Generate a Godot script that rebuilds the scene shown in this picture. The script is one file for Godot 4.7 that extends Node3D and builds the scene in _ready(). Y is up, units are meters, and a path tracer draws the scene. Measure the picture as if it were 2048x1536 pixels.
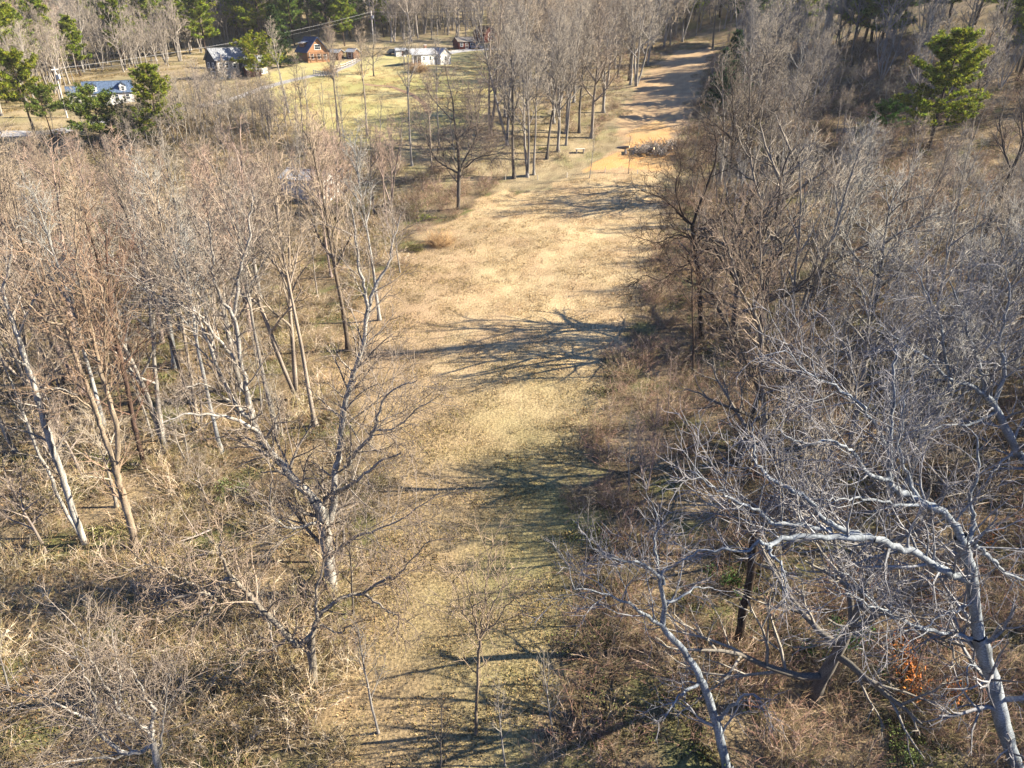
extends Node3D
# A mown field between leafless winter woods, seen from the air; houses and a wooded hill beyond.

class Shape:
	var v := PackedVector3Array()
	var n := PackedVector3Array()
	var c := PackedColorArray()
	var i := PackedInt32Array()
	func done(m: Material) -> ArrayMesh:
		var a := []
		a.resize(Mesh.ARRAY_MAX)
		a[Mesh.ARRAY_VERTEX] = v
		a[Mesh.ARRAY_NORMAL] = n
		a[Mesh.ARRAY_COLOR] = c
		a[Mesh.ARRAY_INDEX] = i
		var out := ArrayMesh.new()
		out.add_surface_from_arrays(Mesh.PRIMITIVE_TRIANGLES, a)
		if m:
			out.surface_set_material(0, m)
		return out

const EYE := 30.0
var rng := RandomNumberGenerator.new()
var rough := FastNoiseLite.new()
var mats := {}
var taken := {}
var table := []
var bare_protos := []
var far_protos := []
var spots: Array[Vector2] = []
var regions := {}
var marks := []

# ---------------------------------------------------------------- ground shape
func profile(d: float) -> float:
	var last := table.size() - 1
	if d <= table[0].x: return table[0].y
	if d >= table[last].x: return table[last].y
	var k := 0
	while d > table[k + 1].x: k += 1
	var h: float = table[k + 1].x - table[k].x
	var t: float = (d - table[k].x) / h
	return (2*t*t*t - 3*t*t + 1) * table[k].y + (t*t*t - 2*t*t + t) * h * incline(k) + (3*t*t - 2*t*t*t) * table[k + 1].y + (t*t*t - t*t) * h * incline(k + 1)

func incline(k: int) -> float:
	var a: int = maxi(k - 1, 0)
	var b: int = mini(k + 1, table.size() - 1)
	return (table[b].y - table[a].y) / (table[b].x - table[a].x)

func ground(x: float, z: float) -> float:
	var d := -z
	var y := profile(d)
	y += 0.035 * clampf(x, -45, 25) * (1.0 - smoothstep(110, 150, d))
	var s := maxf(0, x - 24)
	y += 0.09 * s * s / (s + 10) * smoothstep(20, 60, d)
	y += 0.16 * maxf(0, x - 60) * smoothstep(120, 190, d)
	y += 0.25 * sin(x * 0.21 + 1) * sin(z * 0.17) + 0.08 * sin(x * 0.55 + z * 0.4)
	return y

func on(p: Vector2, up := 0.0) -> Vector3:
	return Vector3(p.x, ground(p.x, p.y) + up, p.y)

func slope_basis(p: Vector2) -> Basis:
	var e := 1.0
	var nrm := Vector3(ground(p.x - e, p.y) - ground(p.x + e, p.y), 2 * e, ground(p.x, p.y - e) - ground(p.x, p.y + e)).normalized()
	var x := Vector3.RIGHT.slide(nrm).normalized()
	return Basis(x, nrm, x.cross(nrm))

# ---------------------------------------------------------------- nodes
func numbered(called: String) -> String:
	taken[called] = taken.get(called, -1) + 1
	return called if taken[called] == 0 else "%s_%03d" % [called, taken[called]]

func tag(o: Node, label: String, category: String, group := "") -> void:
	if label: o.set_meta("label", label)
	if category: o.set_meta("category", category)
	if group: o.set_meta("group", group)

func thing(called: String, label: String, category: String, at: Vector3, turn := 0.0, group := "") -> Node3D:
	var o := Node3D.new()
	o.name = numbered(called)
	add_child(o)
	o.position = at
	o.rotation.y = turn
	tag(o, label, category, group)
	return o

func part(called: String, m: Mesh, parent: Node, mat: Material = null, at := Vector3.ZERO) -> MeshInstance3D:
	var o := MeshInstance3D.new()
	o.name = called
	o.mesh = m
	o.position = at
	if mat: o.material_override = mat
	parent.add_child(o, true)
	return o

func stuff(called: String, m: Mesh, where: Array, tint: Array, parent: Node, label := "", category := "") -> MultiMeshInstance3D:
	var mm := MultiMesh.new()
	mm.transform_format = MultiMesh.TRANSFORM_3D
	mm.use_colors = tint.size() > 0
	mm.mesh = m
	mm.instance_count = where.size()
	for k in where.size():
		mm.set_instance_transform(k, where[k])
		if tint.size(): mm.set_instance_color(k, tint[k])
	var o := MultiMeshInstance3D.new()
	o.name = numbered(called) if parent == self else called
	o.multimesh = mm
	o.set_meta("kind", "stuff")
	tag(o, label, category)
	parent.add_child(o, true)
	return o

# ---------------------------------------------------------------- materials
func speckle(size: int, freq: float, low: float, high: float, seed_: int, power := 1.0) -> ImageTexture:
	var nz := FastNoiseLite.new()
	nz.seed = seed_
	nz.frequency = freq
	nz.fractal_octaves = 4
	nz.fractal_gain = 0.6
	var g := nz.get_seamless_image(size, size)
	var im := Image.create_empty(size, size, false, Image.FORMAT_RGB8)
	for y in size:
		for x in size:
			var t := pow(g.get_pixel(x, y).r, power)
			var q := lerpf(low, high, t)
			im.set_pixel(x, y, Color(q, q, q))
	return ImageTexture.create_from_image(im)

func paint(color: Color, roughness := 0.9, tex: Texture2D = null, scale := 1.0) -> StandardMaterial3D:
	var m := StandardMaterial3D.new()
	m.albedo_color = color.linear_to_srgb()
	m.roughness = roughness
	m.metallic_specular = 0.3
	if tex:
		m.albedo_texture = tex
		m.uv1_triplanar = true
		m.uv1_scale = Vector3.ONE * scale
	return m

func tinted(color: Color, tex: Texture2D = null, scale := 1.0) -> StandardMaterial3D:
	var m := paint(color, 0.95, tex, scale)
	m.vertex_color_use_as_albedo = true
	m.metallic_specular = 0.2
	return m

# ---------------------------------------------------------------- shapes
func tube(b: Shape, pts: PackedVector3Array, r0: float, r1: float, sides: int, c0: Color, c1: Color) -> void:
	var count := pts.size()
	var t := (pts[1] - pts[0]).normalized()
	var u := t.cross(Vector3(0.31, 0.11, 0.94)).normalized()
	var first := b.v.size()
	for k in count:
		t = (pts[mini(k + 1, count - 1)] - pts[maxi(k - 1, 0)]).normalized()
		u = (u - t * u.dot(t)).normalized()
		var w := t.cross(u)
		var f := float(k) / (count - 1)
		var r := lerpf(r0, r1, f)
		var col := c0.lerp(c1, f)
		for s in sides:
			var a := TAU * s / sides
			var d := u * cos(a) + w * sin(a)
			if sides >= 7:   # bark: knobs and hollows, flaking patches
				b.v.append(pts[k] + d * r * rng.randf_range(0.86, 1.12))
				b.c.append(col * (rng.randf_range(0.8, 1.2) if rng.randf() < 0.7 else rng.randf_range(0.4, 0.75)))
			else:
				b.v.append(pts[k] + d * r)
				b.c.append(col)
			b.n.append(d)
	for k in count - 1:
		for s in sides:
			var p := first + k * sides + s
			var q := first + k * sides + (s + 1) % sides
			b.i.append_array(PackedInt32Array([p, p + sides, q + sides, p, q + sides, q]))

func spike(b: Shape, p: Vector3, d: Vector3, length: float, r: float, col: Color) -> void:
	var u := d.cross(Vector3(0.27, 0.13, 0.95)).normalized()
	var w := d.cross(u)
	var first := b.v.size()
	for s in 3:
		var a := TAU * s / 3
		var q := u * cos(a) + w * sin(a)
		b.v.append(p + q * r)
		b.n.append(q)
		b.c.append(col)
	b.v.append(p + d * length)
	b.n.append(d)
	b.c.append(col)
	b.i.append_array(PackedInt32Array([first, first + 3, first + 1, first + 1, first + 3, first + 2, first + 2, first + 3, first]))

func bent_twig(b: Shape, p: Vector3, d: Vector3, length: float, r: float, col: Color) -> void:
	var e := (d + rand_dir() * 0.45 + Vector3.UP * 0.12).normalized()
	var mid := p + d * length * 0.5
	tube(b, PackedVector3Array([p, mid]), r, r * 0.65, 3, col, col)
	spike(b, mid, e, length * 0.5, r * 0.65, col)

func blade(b: Shape, p: Vector3, d: Vector3, length: float, width: float, col: Color) -> void:
	var side := d.cross(rand_dir()).normalized()
	var nrm := (side.cross(d)).normalized()
	if nrm.y < 0: nrm = -nrm
	nrm = (nrm + Vector3.UP * 0.6).normalized()
	var first := b.v.size()
	b.v.append_array(PackedVector3Array([p - side * width * 0.5, p + d * length, p + side * width * 0.5]))
	b.n.append_array(PackedVector3Array([nrm, nrm, nrm]))
	b.c.append_array(PackedColorArray([col, col, col]))
	b.i.append_array(PackedInt32Array([first, first + 1, first + 2]))

func rand_dir() -> Vector3:
	return Vector3(rng.randfn(), rng.randfn(), rng.randfn()).normalized()

func box(b: Shape, size: Vector3, at: Vector3, col := Color.WHITE, turn := Basis.IDENTITY) -> void:
	var h := size * 0.5
	for axis in 3:
		for sgn in [-1.0, 1.0]:
			var nn := Vector3.ZERO
			nn[axis] = sgn
			var u := Vector3.ZERO
			u[(axis + 1) % 3] = 1.0
			var w := nn.cross(u)
			var first := b.v.size()
			for k in [[-1, -1], [-1, 1], [1, 1], [1, -1]]:
				b.v.append(at + turn * ((nn + u * k[0] + w * k[1]) * h))
				b.n.append(turn * nn)
				b.c.append(col)
			b.i.append_array(PackedInt32Array([first, first + 1, first + 2, first, first + 2, first + 3]))

func flat(b: Shape, pts: Array, col := Color.WHITE) -> void:   # a flat convex outline, clockwise from its front
	var nn: Vector3 = (pts[2] - pts[0]).cross(pts[1] - pts[0]).normalized()
	var first := b.v.size()
	for p in pts:
		b.v.append(p)
		b.n.append(nn)
		b.c.append(col)
	for k in pts.size() - 2:
		b.i.append_array(PackedInt32Array([first, first + k + 1, first + k + 2]))

func boxed(size: Vector3, at: Vector3, mat: Material, turn := Basis.IDENTITY) -> ArrayMesh:
	var b := Shape.new()
	box(b, size, at, Color.WHITE, turn)
	return b.done(mat)

# ---------------------------------------------------------------- leafless trees
func curve_through(pts: Array, wob: float) -> PackedVector3Array:
	var out := PackedVector3Array()
	for k in pts.size() - 1:
		var a: Vector3 = pts[maxi(k - 1, 0)]
		var b: Vector3 = pts[k]
		var c: Vector3 = pts[k + 1]
		var d: Vector3 = pts[mini(k + 2, pts.size() - 1)]
		for s in 5:
			out.append(b.cubic_interpolate(c, a, d, s / 5.0) + (rand_dir() * wob if s else Vector3.ZERO))
	out.append(pts[pts.size() - 1])
	return out

func branch(b: Shape, p: Vector3, d: Vector3, length: float, r: float, lev: int, s: Dictionary) -> void:
	var steps: int = s.steps[lev]
	var pts := PackedVector3Array([p])
	var dirs := PackedVector3Array([d])
	var wob: float = s.wob * (1.0 + 0.25 * lev)
	for k in steps:
		d = (d + rand_dir() * wob + Vector3.UP * s.up).normalized()
		p += d * length / steps
		pts.append(p)
		dirs.append(d)
	var shade: float = rng.randf_range(0.75, 1.25)
	var c0: Color = s.bark.lerp(s.twig, minf(1.0, 0.25 + lev * 0.3)) * shade
	var c1: Color = s.bark.lerp(s.twig, minf(1.0, 0.55 + lev * 0.3)) * shade
	tube(b, pts, r, maxf(r * 0.3, s.thin * 0.7), s.sides[lev], c0, c1)
	var turn := rng.randf() * TAU
	if lev < s.deep:
		var kids: int = maxi(2, int(s.kids[lev] * clampf(length / s.full[lev], 0.5, 1.5) + rng.randf()))
		for k in kids:
			var t := lerpf(0.18, 1.0, (k + rng.randf()) / kids)
			turn += 2.4
			var at := sample(pts, t)
			var q := dirs[mini(int(t * steps), steps)]
			var side := q.cross(Vector3(sin(turn), 0.2, cos(turn))).normalized()
			var a: float = s.ang * rng.randf_range(0.7, 1.3) * lerpf(1.0, 0.6, t)
			branch(b, at, (q * cos(a) + side * sin(a)).normalized(), length * s.ratio * (1.2 - 0.65 * t) * rng.randf_range(0.7, 1.3), maxf(s.thin, r * lerpf(0.55, 0.35, t)), lev + 1, s)
	else:
		var many: int = maxi(2, int(s.twigs * clampf(length / s.full[lev], 0.5, 1.6)))
		for k in many:
			var t := lerpf(0.1, 1.0, (k + rng.randf()) / many)
			turn += 2.4
			var q := dirs[mini(int(t * steps), steps)]
			var side := q.cross(Vector3(sin(turn), 0.2, cos(turn))).normalized()
			var a := rng.randf_range(0.4, 0.95)
			var e: Vector3 = (q * cos(a) + side * sin(a) + Vector3.UP * s.up).normalized()
			var col: Color = s.twig * rng.randf_range(0.7, 1.35)
			if s.fine: bent_twig(b, sample(pts, t), e, s.reach * rng.randf_range(0.5, 1.3), s.thin, col)
			else: spike(b, sample(pts, t), e, s.reach * rng.randf_range(0.5, 1.3), s.thin, col)

func sample(pts: PackedVector3Array, t: float) -> Vector3:
	var f := clampf(t, 0, 1) * (pts.size() - 1)
	var k := mini(int(f), pts.size() - 2)
	return pts[k].lerp(pts[k + 1], f - k)

func kind(bark: Color, twig: Color, more := {}) -> Dictionary:
	var s := {"bark": bark, "twig": twig, "wob": 0.16, "up": 0.05, "kids": [8, 6, 5], "full": [6.0, 3.0, 1.6], "steps": [6, 4, 2], "sides": [5, 3, 3], "ang": 0.85, "ratio": 0.5, "deep": 2, "twigs": 6, "reach": 0.85, "thin": 0.019, "fine": false}
	s.merge(more, true)
	return s

# a whole tree grown from its form; gives [trunk mesh, crown mesh]
func grow(form: Dictionary, s: Dictionary, seed_: int) -> Array:
	rng.seed = seed_
	var wood := Shape.new()
	var crown := Shape.new()
	for stem in form.stems:
		var p := Vector3(rng.randfn() * 0.15, -0.4, rng.randfn() * 0.15) * (1.0 if form.stems > 1 else 0.3)
		var spread: float = form.spread if form.stems > 1 else 0.05
		var az: float = TAU * stem / form.stems + rng.randf()
		var d := Vector3(cos(az) * spread, 1, sin(az) * spread).normalized()
		var h: float = form.height * rng.randf_range(0.85, 1.1)
		var pts := PackedVector3Array([p])
		var steps := 12
		for k in steps:
			d = (d + rand_dir() * form.wander + Vector3.UP * 0.08).normalized()
			p += d * h / steps
			pts.append(p)
		tube(wood, pts, form.radius, 0.03, 7, s.bark, s.bark.lerp(s.twig, 0.7))
		tube(wood, PackedVector3Array([pts[0], pts[0].lerp(pts[1], 0.7)]), form.radius * 1.5, form.radius * 0.95, 7, s.bark, s.bark)
		var turn := rng.randf() * TAU
		for k in form.limbs:
			var t := lerpf(form.low, 0.98, pow((k + rng.randf() * 0.8) / form.limbs, 0.9))
			turn += 2.4
			var at := sample(pts, t)
			var a: float = form.tilt * lerpf(1.15, 0.55, t) * rng.randf_range(0.8, 1.2)
			var dir := Vector3(cos(turn) * sin(a), cos(a), sin(turn) * sin(a))
			var big: bool = k < form.heavy
			var reach: float = form.reach * (1.25 - 0.85 * t) * rng.randf_range(0.75, 1.25)
			branch(wood if false else crown, at, dir, reach, form.radius * (0.58 if big else 0.36) * (1.1 - 0.6 * t), 0, s)
	return [wood.done(mats.wood), crown.done(mats.wood)]

func forms() -> void:
	var grey := Color(0.42, 0.40, 0.375)
	var dark := Color(0.19, 0.17, 0.15)
	var pale := Color(0.50, 0.48, 0.45)
	var twig := Color(0.44, 0.39, 0.325)
	var list := [
		[{"stems": 1, "height": 19.0, "radius": 0.30, "spread": 0.0, "wander": 0.07, "limbs": 15, "heavy": 6, "low": 0.28, "tilt": 1.0, "reach": 6.5}, grey, {}],
		[{"stems": 1, "height": 21.0, "radius": 0.27, "spread": 0.0, "wander": 0.05, "limbs": 16, "heavy": 5, "low": 0.38, "tilt": 0.7, "reach": 5.5}, dark, {"up": 0.09, "ang": 0.7}],
		[{"stems": 1, "height": 20.0, "radius": 0.2, "spread": 0.0, "wander": 0.05, "limbs": 13, "heavy": 4, "low": 0.5, "tilt": 0.65, "reach": 4.5}, grey, {"up": 0.1}],
		[{"stems": 4, "height": 14.0, "radius": 0.16, "spread": 0.35, "wander": 0.06, "limbs": 7, "heavy": 3, "low": 0.3, "tilt": 0.65, "reach": 4.0}, pale, {"up": 0.1, "ang": 0.7}],
		[{"stems": 2, "height": 20.0, "radius": 0.26, "spread": 0.25, "wander": 0.07, "limbs": 10, "heavy": 4, "low": 0.3, "tilt": 0.85, "reach": 5.5}, grey, {}],
		[{"stems": 1, "height": 17.0, "radius": 0.34, "spread": 0.0, "wander": 0.1, "limbs": 14, "heavy": 8, "low": 0.22, "tilt": 1.15, "reach": 7.5}, dark, {"wob": 0.24, "up": 0.03}],
		[{"stems": 3, "height": 18.0, "radius": 0.2, "spread": 0.3, "wander": 0.07, "limbs": 8, "heavy": 3, "low": 0.3, "tilt": 0.75, "reach": 5.0}, pale, {}],
		[{"stems": 1, "height": 11.0, "radius": 0.14, "spread": 0.0, "wander": 0.08, "limbs": 14, "heavy": 4, "low": 0.2, "tilt": 0.9, "reach": 4.5}, grey, {"full": [4.0, 2.0, 1.1], "reach": 0.7}],
	]
	list.append([{"stems": 1, "height": 17.0, "radius": 0.46, "spread": 0.0, "wander": 0.09, "limbs": 13, "heavy": 13, "low": 0.16, "tilt": 1.0, "reach": 9.0}, dark, {"wob": 0.2, "up": 0.05, "kids": [5, 3, 3], "twigs": 2, "thin": 0.02}])
	list.append([{"stems": 1, "height": 10.5, "radius": 0.10, "spread": 0.0, "wander": 0.09, "limbs": 10, "heavy": 3, "low": 0.3, "tilt": 0.65, "reach": 3.0}, grey, {"up": 0.1, "kids": [5, 3, 3], "full": [3.0, 1.5, 0.9], "twigs": 3, "reach": 0.6, "thin": 0.014}])
	var n := 0
	for f in list:
		bare_protos.append(grow(f[0], kind(f[1], twig, f[2]), 100 + n))
		n += 1
	for k in 3:
		var f: Dictionary = list[[0, 2, 4][k]][0].duplicate()
		f.limbs = int(f.limbs * 0.8)
		rng.seed = 300 + k
		var m := grow(f, kind(grey, twig, {"twigs": 6, "kids": [6, 4, 4], "thin": 0.032, "reach": 1.1}), 300 + k)
		far_protos.append(joined(m))

func joined(ms: Array) -> ArrayMesh:
	var st := SurfaceTool.new()
	for m in ms: st.append_from(m, 0, Transform3D.IDENTITY)
	st.set_material(mats.wood)
	return st.commit()

# one leafless tree of form F standing at P
func bare(f: int, p: Vector2, scale: float, tint: Material, label: String, group := "", called := "bare_tree") -> Node3D:
	var o := thing(called, label, "tree", on(p), rng.randf() * TAU, group)
	part("trunk", bare_protos[f][0], o, tint)
	part("crown", bare_protos[f][1], o, tint)
	o.scale = Vector3(scale * rng.randf_range(0.9, 1.1), scale * rng.randf_range(0.92, 1.08), scale * rng.randf_range(0.9, 1.1))
	o.rotation.x = rng.randfn() * 0.035
	o.rotation.z = rng.randfn() * 0.035
	spots.append(p)
	return o

# a tree whose trunk and limbs follow measured lines: strokes are [points from the base, radius at the start, at the end, part name]
func portrait(called: String, label: String, base: Vector2, tint: Material, strokes: Array, s: Dictionary, seed_: int, dens := 1.3, most := 4.0) -> Node3D:
	rng.seed = seed_
	var o := thing(called, label, "tree", on(base))
	var twigs := Shape.new()
	for k in strokes.size():
		var st: Array = strokes[k]
		var w := Shape.new()
		var raw: Array = st[0].duplicate()
		if st[3] == "trunk" and raw[0].length() < 0.5: raw[0] = raw[0] + Vector3.DOWN * 0.4
		var pts := curve_through(raw, 0.035 if st[3] == "trunk" else 0.07)
		tube(w, pts, st[1] * 0.64, st[2] * (0.66 if st[3] == "trunk" else 0.5), 8, s.bark, s.bark.lerp(s.twig, 0.1 if st[2] > 0.1 else 0.35))
		if st[3] == "trunk" and k == 0:
			var foot := pts[0] + Vector3.UP * 0.25
			for j in 6:
				var az := TAU * j / 6 + rng.randf() * 0.6
				var out: Vector3 = Vector3(cos(az), -0.55, sin(az)) * st[1] * 1.9
				tube(w, PackedVector3Array([foot + Vector3.UP * st[1] * 1.2, foot + out * 0.45, foot + out]), st[1] * 0.4, 0.04, 5, s.bark * 0.8, s.bark * 0.7)
		var length := 0.0
		for j in pts.size() - 1: length += pts[j].distance_to(pts[j + 1])
		# the limb's own side branches belong to its mesh, the twigs to the crown
		var kids := int(length * dens * 1.7 * (0.45 if st[3] == "trunk" else 1.0))
		var turn := rng.randf() * TAU
		for j in kids:
			var t := lerpf(0.3 if st[3] == "trunk" else 0.12, 1.0, (j + rng.randf()) / kids)
			turn += 2.4
			var q := (sample(pts, minf(1, t + 0.05)) - sample(pts, maxf(0, t - 0.05))).normalized()
			var side := q.cross(Vector3(sin(turn), 0.25, cos(turn))).normalized()
			var a: float = s.ang * rng.randf_range(0.75, 1.25)
			var d := (q * cos(a) + side * sin(a) + Vector3.UP * 0.15).normalized()
			var reach: float = clampf(length * 0.45 * (1.25 - 0.7 * t), 0.9, most) * rng.randf_range(0.6, 1.2)
			branch(twigs, sample(pts, t), d, reach, maxf(s.thin * 1.5, lerpf(st[1], st[2], t) * 0.3 * minf(1.0, reach / 2.5)), 1, s)
		part(st[3], w.done(mats.wood), o, tint)
	var tw := part("twigs", twigs.done(mats.wood), o, tint)
	tw.set_meta("kind", "stuff")
	spots.append(base)
	return o

# ---------------------------------------------------------------- evergreens
func pine(seed_: int, height: float, width: float, low: float, tiers: int, green: Color, cone: float, needle: float) -> Array:
	rng.seed = seed_
	var wood := Shape.new()
	var crown := Shape.new()
	var pts := PackedVector3Array([Vector3(0, -0.4, 0)])
	var p := Vector3.ZERO
	for k in 8:
		p += Vector3(rng.randfn() * 0.12, height / 8, rng.randfn() * 0.12)
		pts.append(p)
	var bark := Color(0.12, 0.085, 0.065)
	tube(wood, pts, height * 0.017, 0.03, 7, bark, bark)
	for k in tiers:
		var t := lerpf(low, 0.985, pow((k + rng.randf() * 0.5) / tiers, 0.9))
		var around := rng.randi_range(3, 5)
		var a0 := rng.randf() * TAU
		var f := (t - low) / (1 - low)
		var reach0: float = width * lerpf(pow(sin(PI * clampf(0.22 + f * 0.78, 0, 1)), 0.7), 1.0 - f, cone) + 0.35
		for j in around:
			if rng.randf() < 0.12: continue
			var az := a0 + TAU * j / around + rng.randfn() * 0.25
			var reach := reach0 * rng.randf_range(0.6, 1.15)
			var d := Vector3(cos(az), lerpf(0.0, 0.55, f) + rng.randfn() * 0.08, sin(az)).normalized()
			var q := sample(pts, t)
			var line := PackedVector3Array([q])
			for m in 4:
				d = (d + Vector3.UP * 0.10 + rand_dir() * 0.1).normalized()
				q += d * reach / 4
				line.append(q)
			tube(wood, line, 0.05, 0.012, 3, bark, bark)
			var clumps := int(8 + reach * 9.0)
			for m in clumps:
				var at := sample(line, lerpf(0.25, 1.0, (m + rng.randf()) / clumps)) + rand_dir() * Vector3(0.45, 0.16, 0.45) * (0.4 + reach * 0.22)
				var col: Color = green * rng.randf_range(0.6, 1.7)
				col.r *= rng.randf_range(0.85, 1.3)
				for w in 21:
					var e := (rand_dir() + d * 0.5 + Vector3.UP * 0.45).normalized()
					blade(crown, at, e, needle * rng.randf_range(0.7, 1.3), needle * 0.2, col)
	return [wood.done(mats.wood), crown.done(mats.needles)]

func evergreen(called: String, proto: Array, p: Vector2, scale: float, label: String, group := "", tint: Material = null) -> Node3D:
	var o := thing(called, label, "tree", on(p), rng.randf() * TAU, group)
	part("trunk", proto[0], o)
	part("crown", proto[1], o, tint)
	o.scale = Vector3(scale, scale * rng.randf_range(0.92, 1.1), scale)
	spots.append(p)
	return o

# ---------------------------------------------------------------- low growth
func patch(seed_: int, blades: int, side: float, tall: float, wide: float, cols: Array) -> ArrayMesh:
	rng.seed = seed_
	var b := Shape.new()
	for k in blades:
		var az := rng.randf() * TAU
		var away := side * 0.75 * pow(rng.randf(), 0.62)
		var p := Vector3(cos(az) * away, -0.03, sin(az) * away)
		var clump := 0.6 + 0.7 * rough.get_noise_2d(p.x * 40 + seed_ * 31, p.z * 40)
		var c: Color = cols[rng.randi() % cols.size()] * rng.randf_range(0.7, 1.3)
		blade(b, p, (Vector3.UP + rand_dir() * 0.75).normalized(), tall * maxf(0.3, clump) * rng.randf_range(0.6, 1.4), wide, c)
	return b.done(mats.plain)

func bramble(seed_: int, canes: int, wide: float, tall: float, cols: Array, sprigs: int, thin := 0.014) -> ArrayMesh:
	rng.seed = seed_
	var b := Shape.new()
	for k in canes:
		var az := rng.randf() * TAU
		var p := Vector3(cos(az), 0, sin(az)) * wide * 0.5 * sqrt(rng.randf()) * 0.8
		p.y = -0.1
		var d := (Vector3.UP * 1.2 + rand_dir() * 0.8).normalized()
		if d.y < 0.2: d.y = 0.4
		var length := tall * rng.randf_range(0.6, 1.5)
		var pts := PackedVector3Array([p])
		var droop := rng.randf_range(0.0, 0.35)
		for m in 4:
			d = (d + rand_dir() * 0.25 + Vector3.DOWN * droop).normalized()
			p += d * length / 4
			pts.append(p)
		var c: Color = cols[rng.randi() % cols.size()] * rng.randf_range(0.7, 1.3)
		tube(b, pts, thin, thin * 0.5, 3, c, c)
		for m in sprigs:
			spike(b, sample(pts, rng.randf_range(0.3, 1.0)), (d + rand_dir() * 1.1).normalized(), tall * rng.randf_range(0.15, 0.4), thin * 0.75, c)
	return b.done(mats.plain)

func leafy(seed_: int, leaves: int, size: Vector3, leaf: float, cols: Array) -> ArrayMesh:
	rng.seed = seed_
	var b := Shape.new()
	var lumps := []
	for k in 9: lumps.append(Vector3(rng.randfn() * 0.3, rng.randf_range(0.25, 0.85), rng.randfn() * 0.3))
	for k in 9: tube(b, PackedVector3Array([Vector3(0, -0.1, 0), lumps[k] * size * 0.5, lumps[k] * size]), 0.03, 0.008, 3, Color(0.1, 0.08, 0.06), Color(0.1, 0.08, 0.06))
	for k in leaves:
		var q: Vector3 = lumps[rng.randi() % 9] + rand_dir() * 0.26 * pow(rng.randf(), 0.5)
		var c: Color = cols[rng.randi() % cols.size()] * rng.randf_range(0.6, 1.4)
		blade(b, q * size, (rand_dir() + Vector3.UP * 0.4).normalized(), leaf * rng.randf_range(0.7, 1.3), leaf * 0.55, c)
	return b.done(mats.plain)

func inside(p: Vector2, region: String) -> bool:
	var q := p + Vector2(rough.get_noise_2d(p.x * 14, p.y * 14), rough.get_noise_2d(p.x * 14 + 700, p.y * 14)) * 3.0
	return Geometry2D.is_point_in_polygon(q, regions[region])

func bounds(region: String) -> Rect2:
	var r := Rect2(regions[region][0], Vector2.ZERO)
	for q in regions[region]: r = r.expand(q)
	return r

func scatter(region: String, gap: float, most: int, keep := true) -> Array:
	var r := bounds(region)
	var out := []
	for k in most * 30:
		var p := Vector2(rng.randf_range(r.position.x, r.end.x), rng.randf_range(r.position.y, r.end.y))
		if not Geometry2D.is_point_in_polygon(p, regions[region]): continue
		var ok := true
		for q in out:
			if p.distance_squared_to(q) < gap * gap:
				ok = false
				break
		if ok and keep:
			for q in spots:
				if p.distance_squared_to(q) < gap * gap * 0.5:
					ok = false
					break
		if ok: out.append(p)
		if out.size() >= most: break
	return out

# copies laid over a region on a jittered grid
func spread(region: String, step: float, chance: float, smin: float, smax: float, without := "") -> Array:
	var r := bounds(region)
	var out := []
	var x := r.position.x
	while x < r.end.x:
		var z := r.position.y
		while z < r.end.y:
			var p := Vector2(x + rng.randf_range(-0.5, 0.5) * step, z + rng.randf_range(-0.5, 0.5) * step)
			if rng.randf() < chance and inside(p, region) and (without == "" or not inside(p, without)):
				var b := slope_basis(p) * Basis(Vector3.UP, rng.randf() * TAU)
				out.append(Transform3D(b.scaled_local(Vector3.ONE * rng.randf_range(smin, smax)), on(p)))
			z += step
		x += step
	return out

func tints(n: int, low: float, high: float, warm := 0.1) -> Array:
	var out := []
	for k in n:
		var q := rng.randf_range(low, high)
		out.append(Color(q * (1 + rng.randf() * warm), q, q * (1 - rng.randf() * warm)))
	return out

# every third copy to each of three variants
func strew(called: String, shapes: Array, where: Array, low: float, high: float, label: String, category: String) -> void:
	for k in shapes.size():
		var mine := []
		for j in range(k, where.size(), shapes.size()): mine.append(where[j])
		if mine.size(): stuff(called, shapes[k], mine, tints(mine.size(), low, high), self, label, category)

# ---------------------------------------------------------------- houses
# walls as one closed shell with gables at both ends of x; the ridge runs along x
func shell(size: Vector3, rise: float, at: Vector3, mat: Material) -> ArrayMesh:
	var b := Shape.new()
	var w := size.x * 0.5
	var d := size.z * 0.5
	var h := size.y
	var lo := -1.5
	flat(b, [at + Vector3(-w, lo, d), at + Vector3(-w, h, d), at + Vector3(w, h, d), at + Vector3(w, lo, d)])
	flat(b, [at + Vector3(w, lo, -d), at + Vector3(w, h, -d), at + Vector3(-w, h, -d), at + Vector3(-w, lo, -d)])
	flat(b, [at + Vector3(w, lo, d), at + Vector3(w, h, d), at + Vector3(w, h + rise, 0), at + Vector3(w, h, -d), at + Vector3(w, lo, -d)])
	flat(b, [at + Vector3(-w, lo, -d), at + Vector3(-w, h, -d), at + Vector3(-w, h + rise, 0), at + Vector3(-w, h, d), at + Vector3(-w, lo, d)])
	flat(b, [at + Vector3(-w, h, d), at + Vector3(-w, h + rise, 0), at + Vector3(w, h + rise, 0), at + Vector3(w, h, d)])
	flat(b, [at + Vector3(w, h, -d), at + Vector3(w, h + rise, 0), at + Vector3(-w, h + rise, 0), at + Vector3(-w, h, -d)])
	return b.done(mat)

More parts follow.
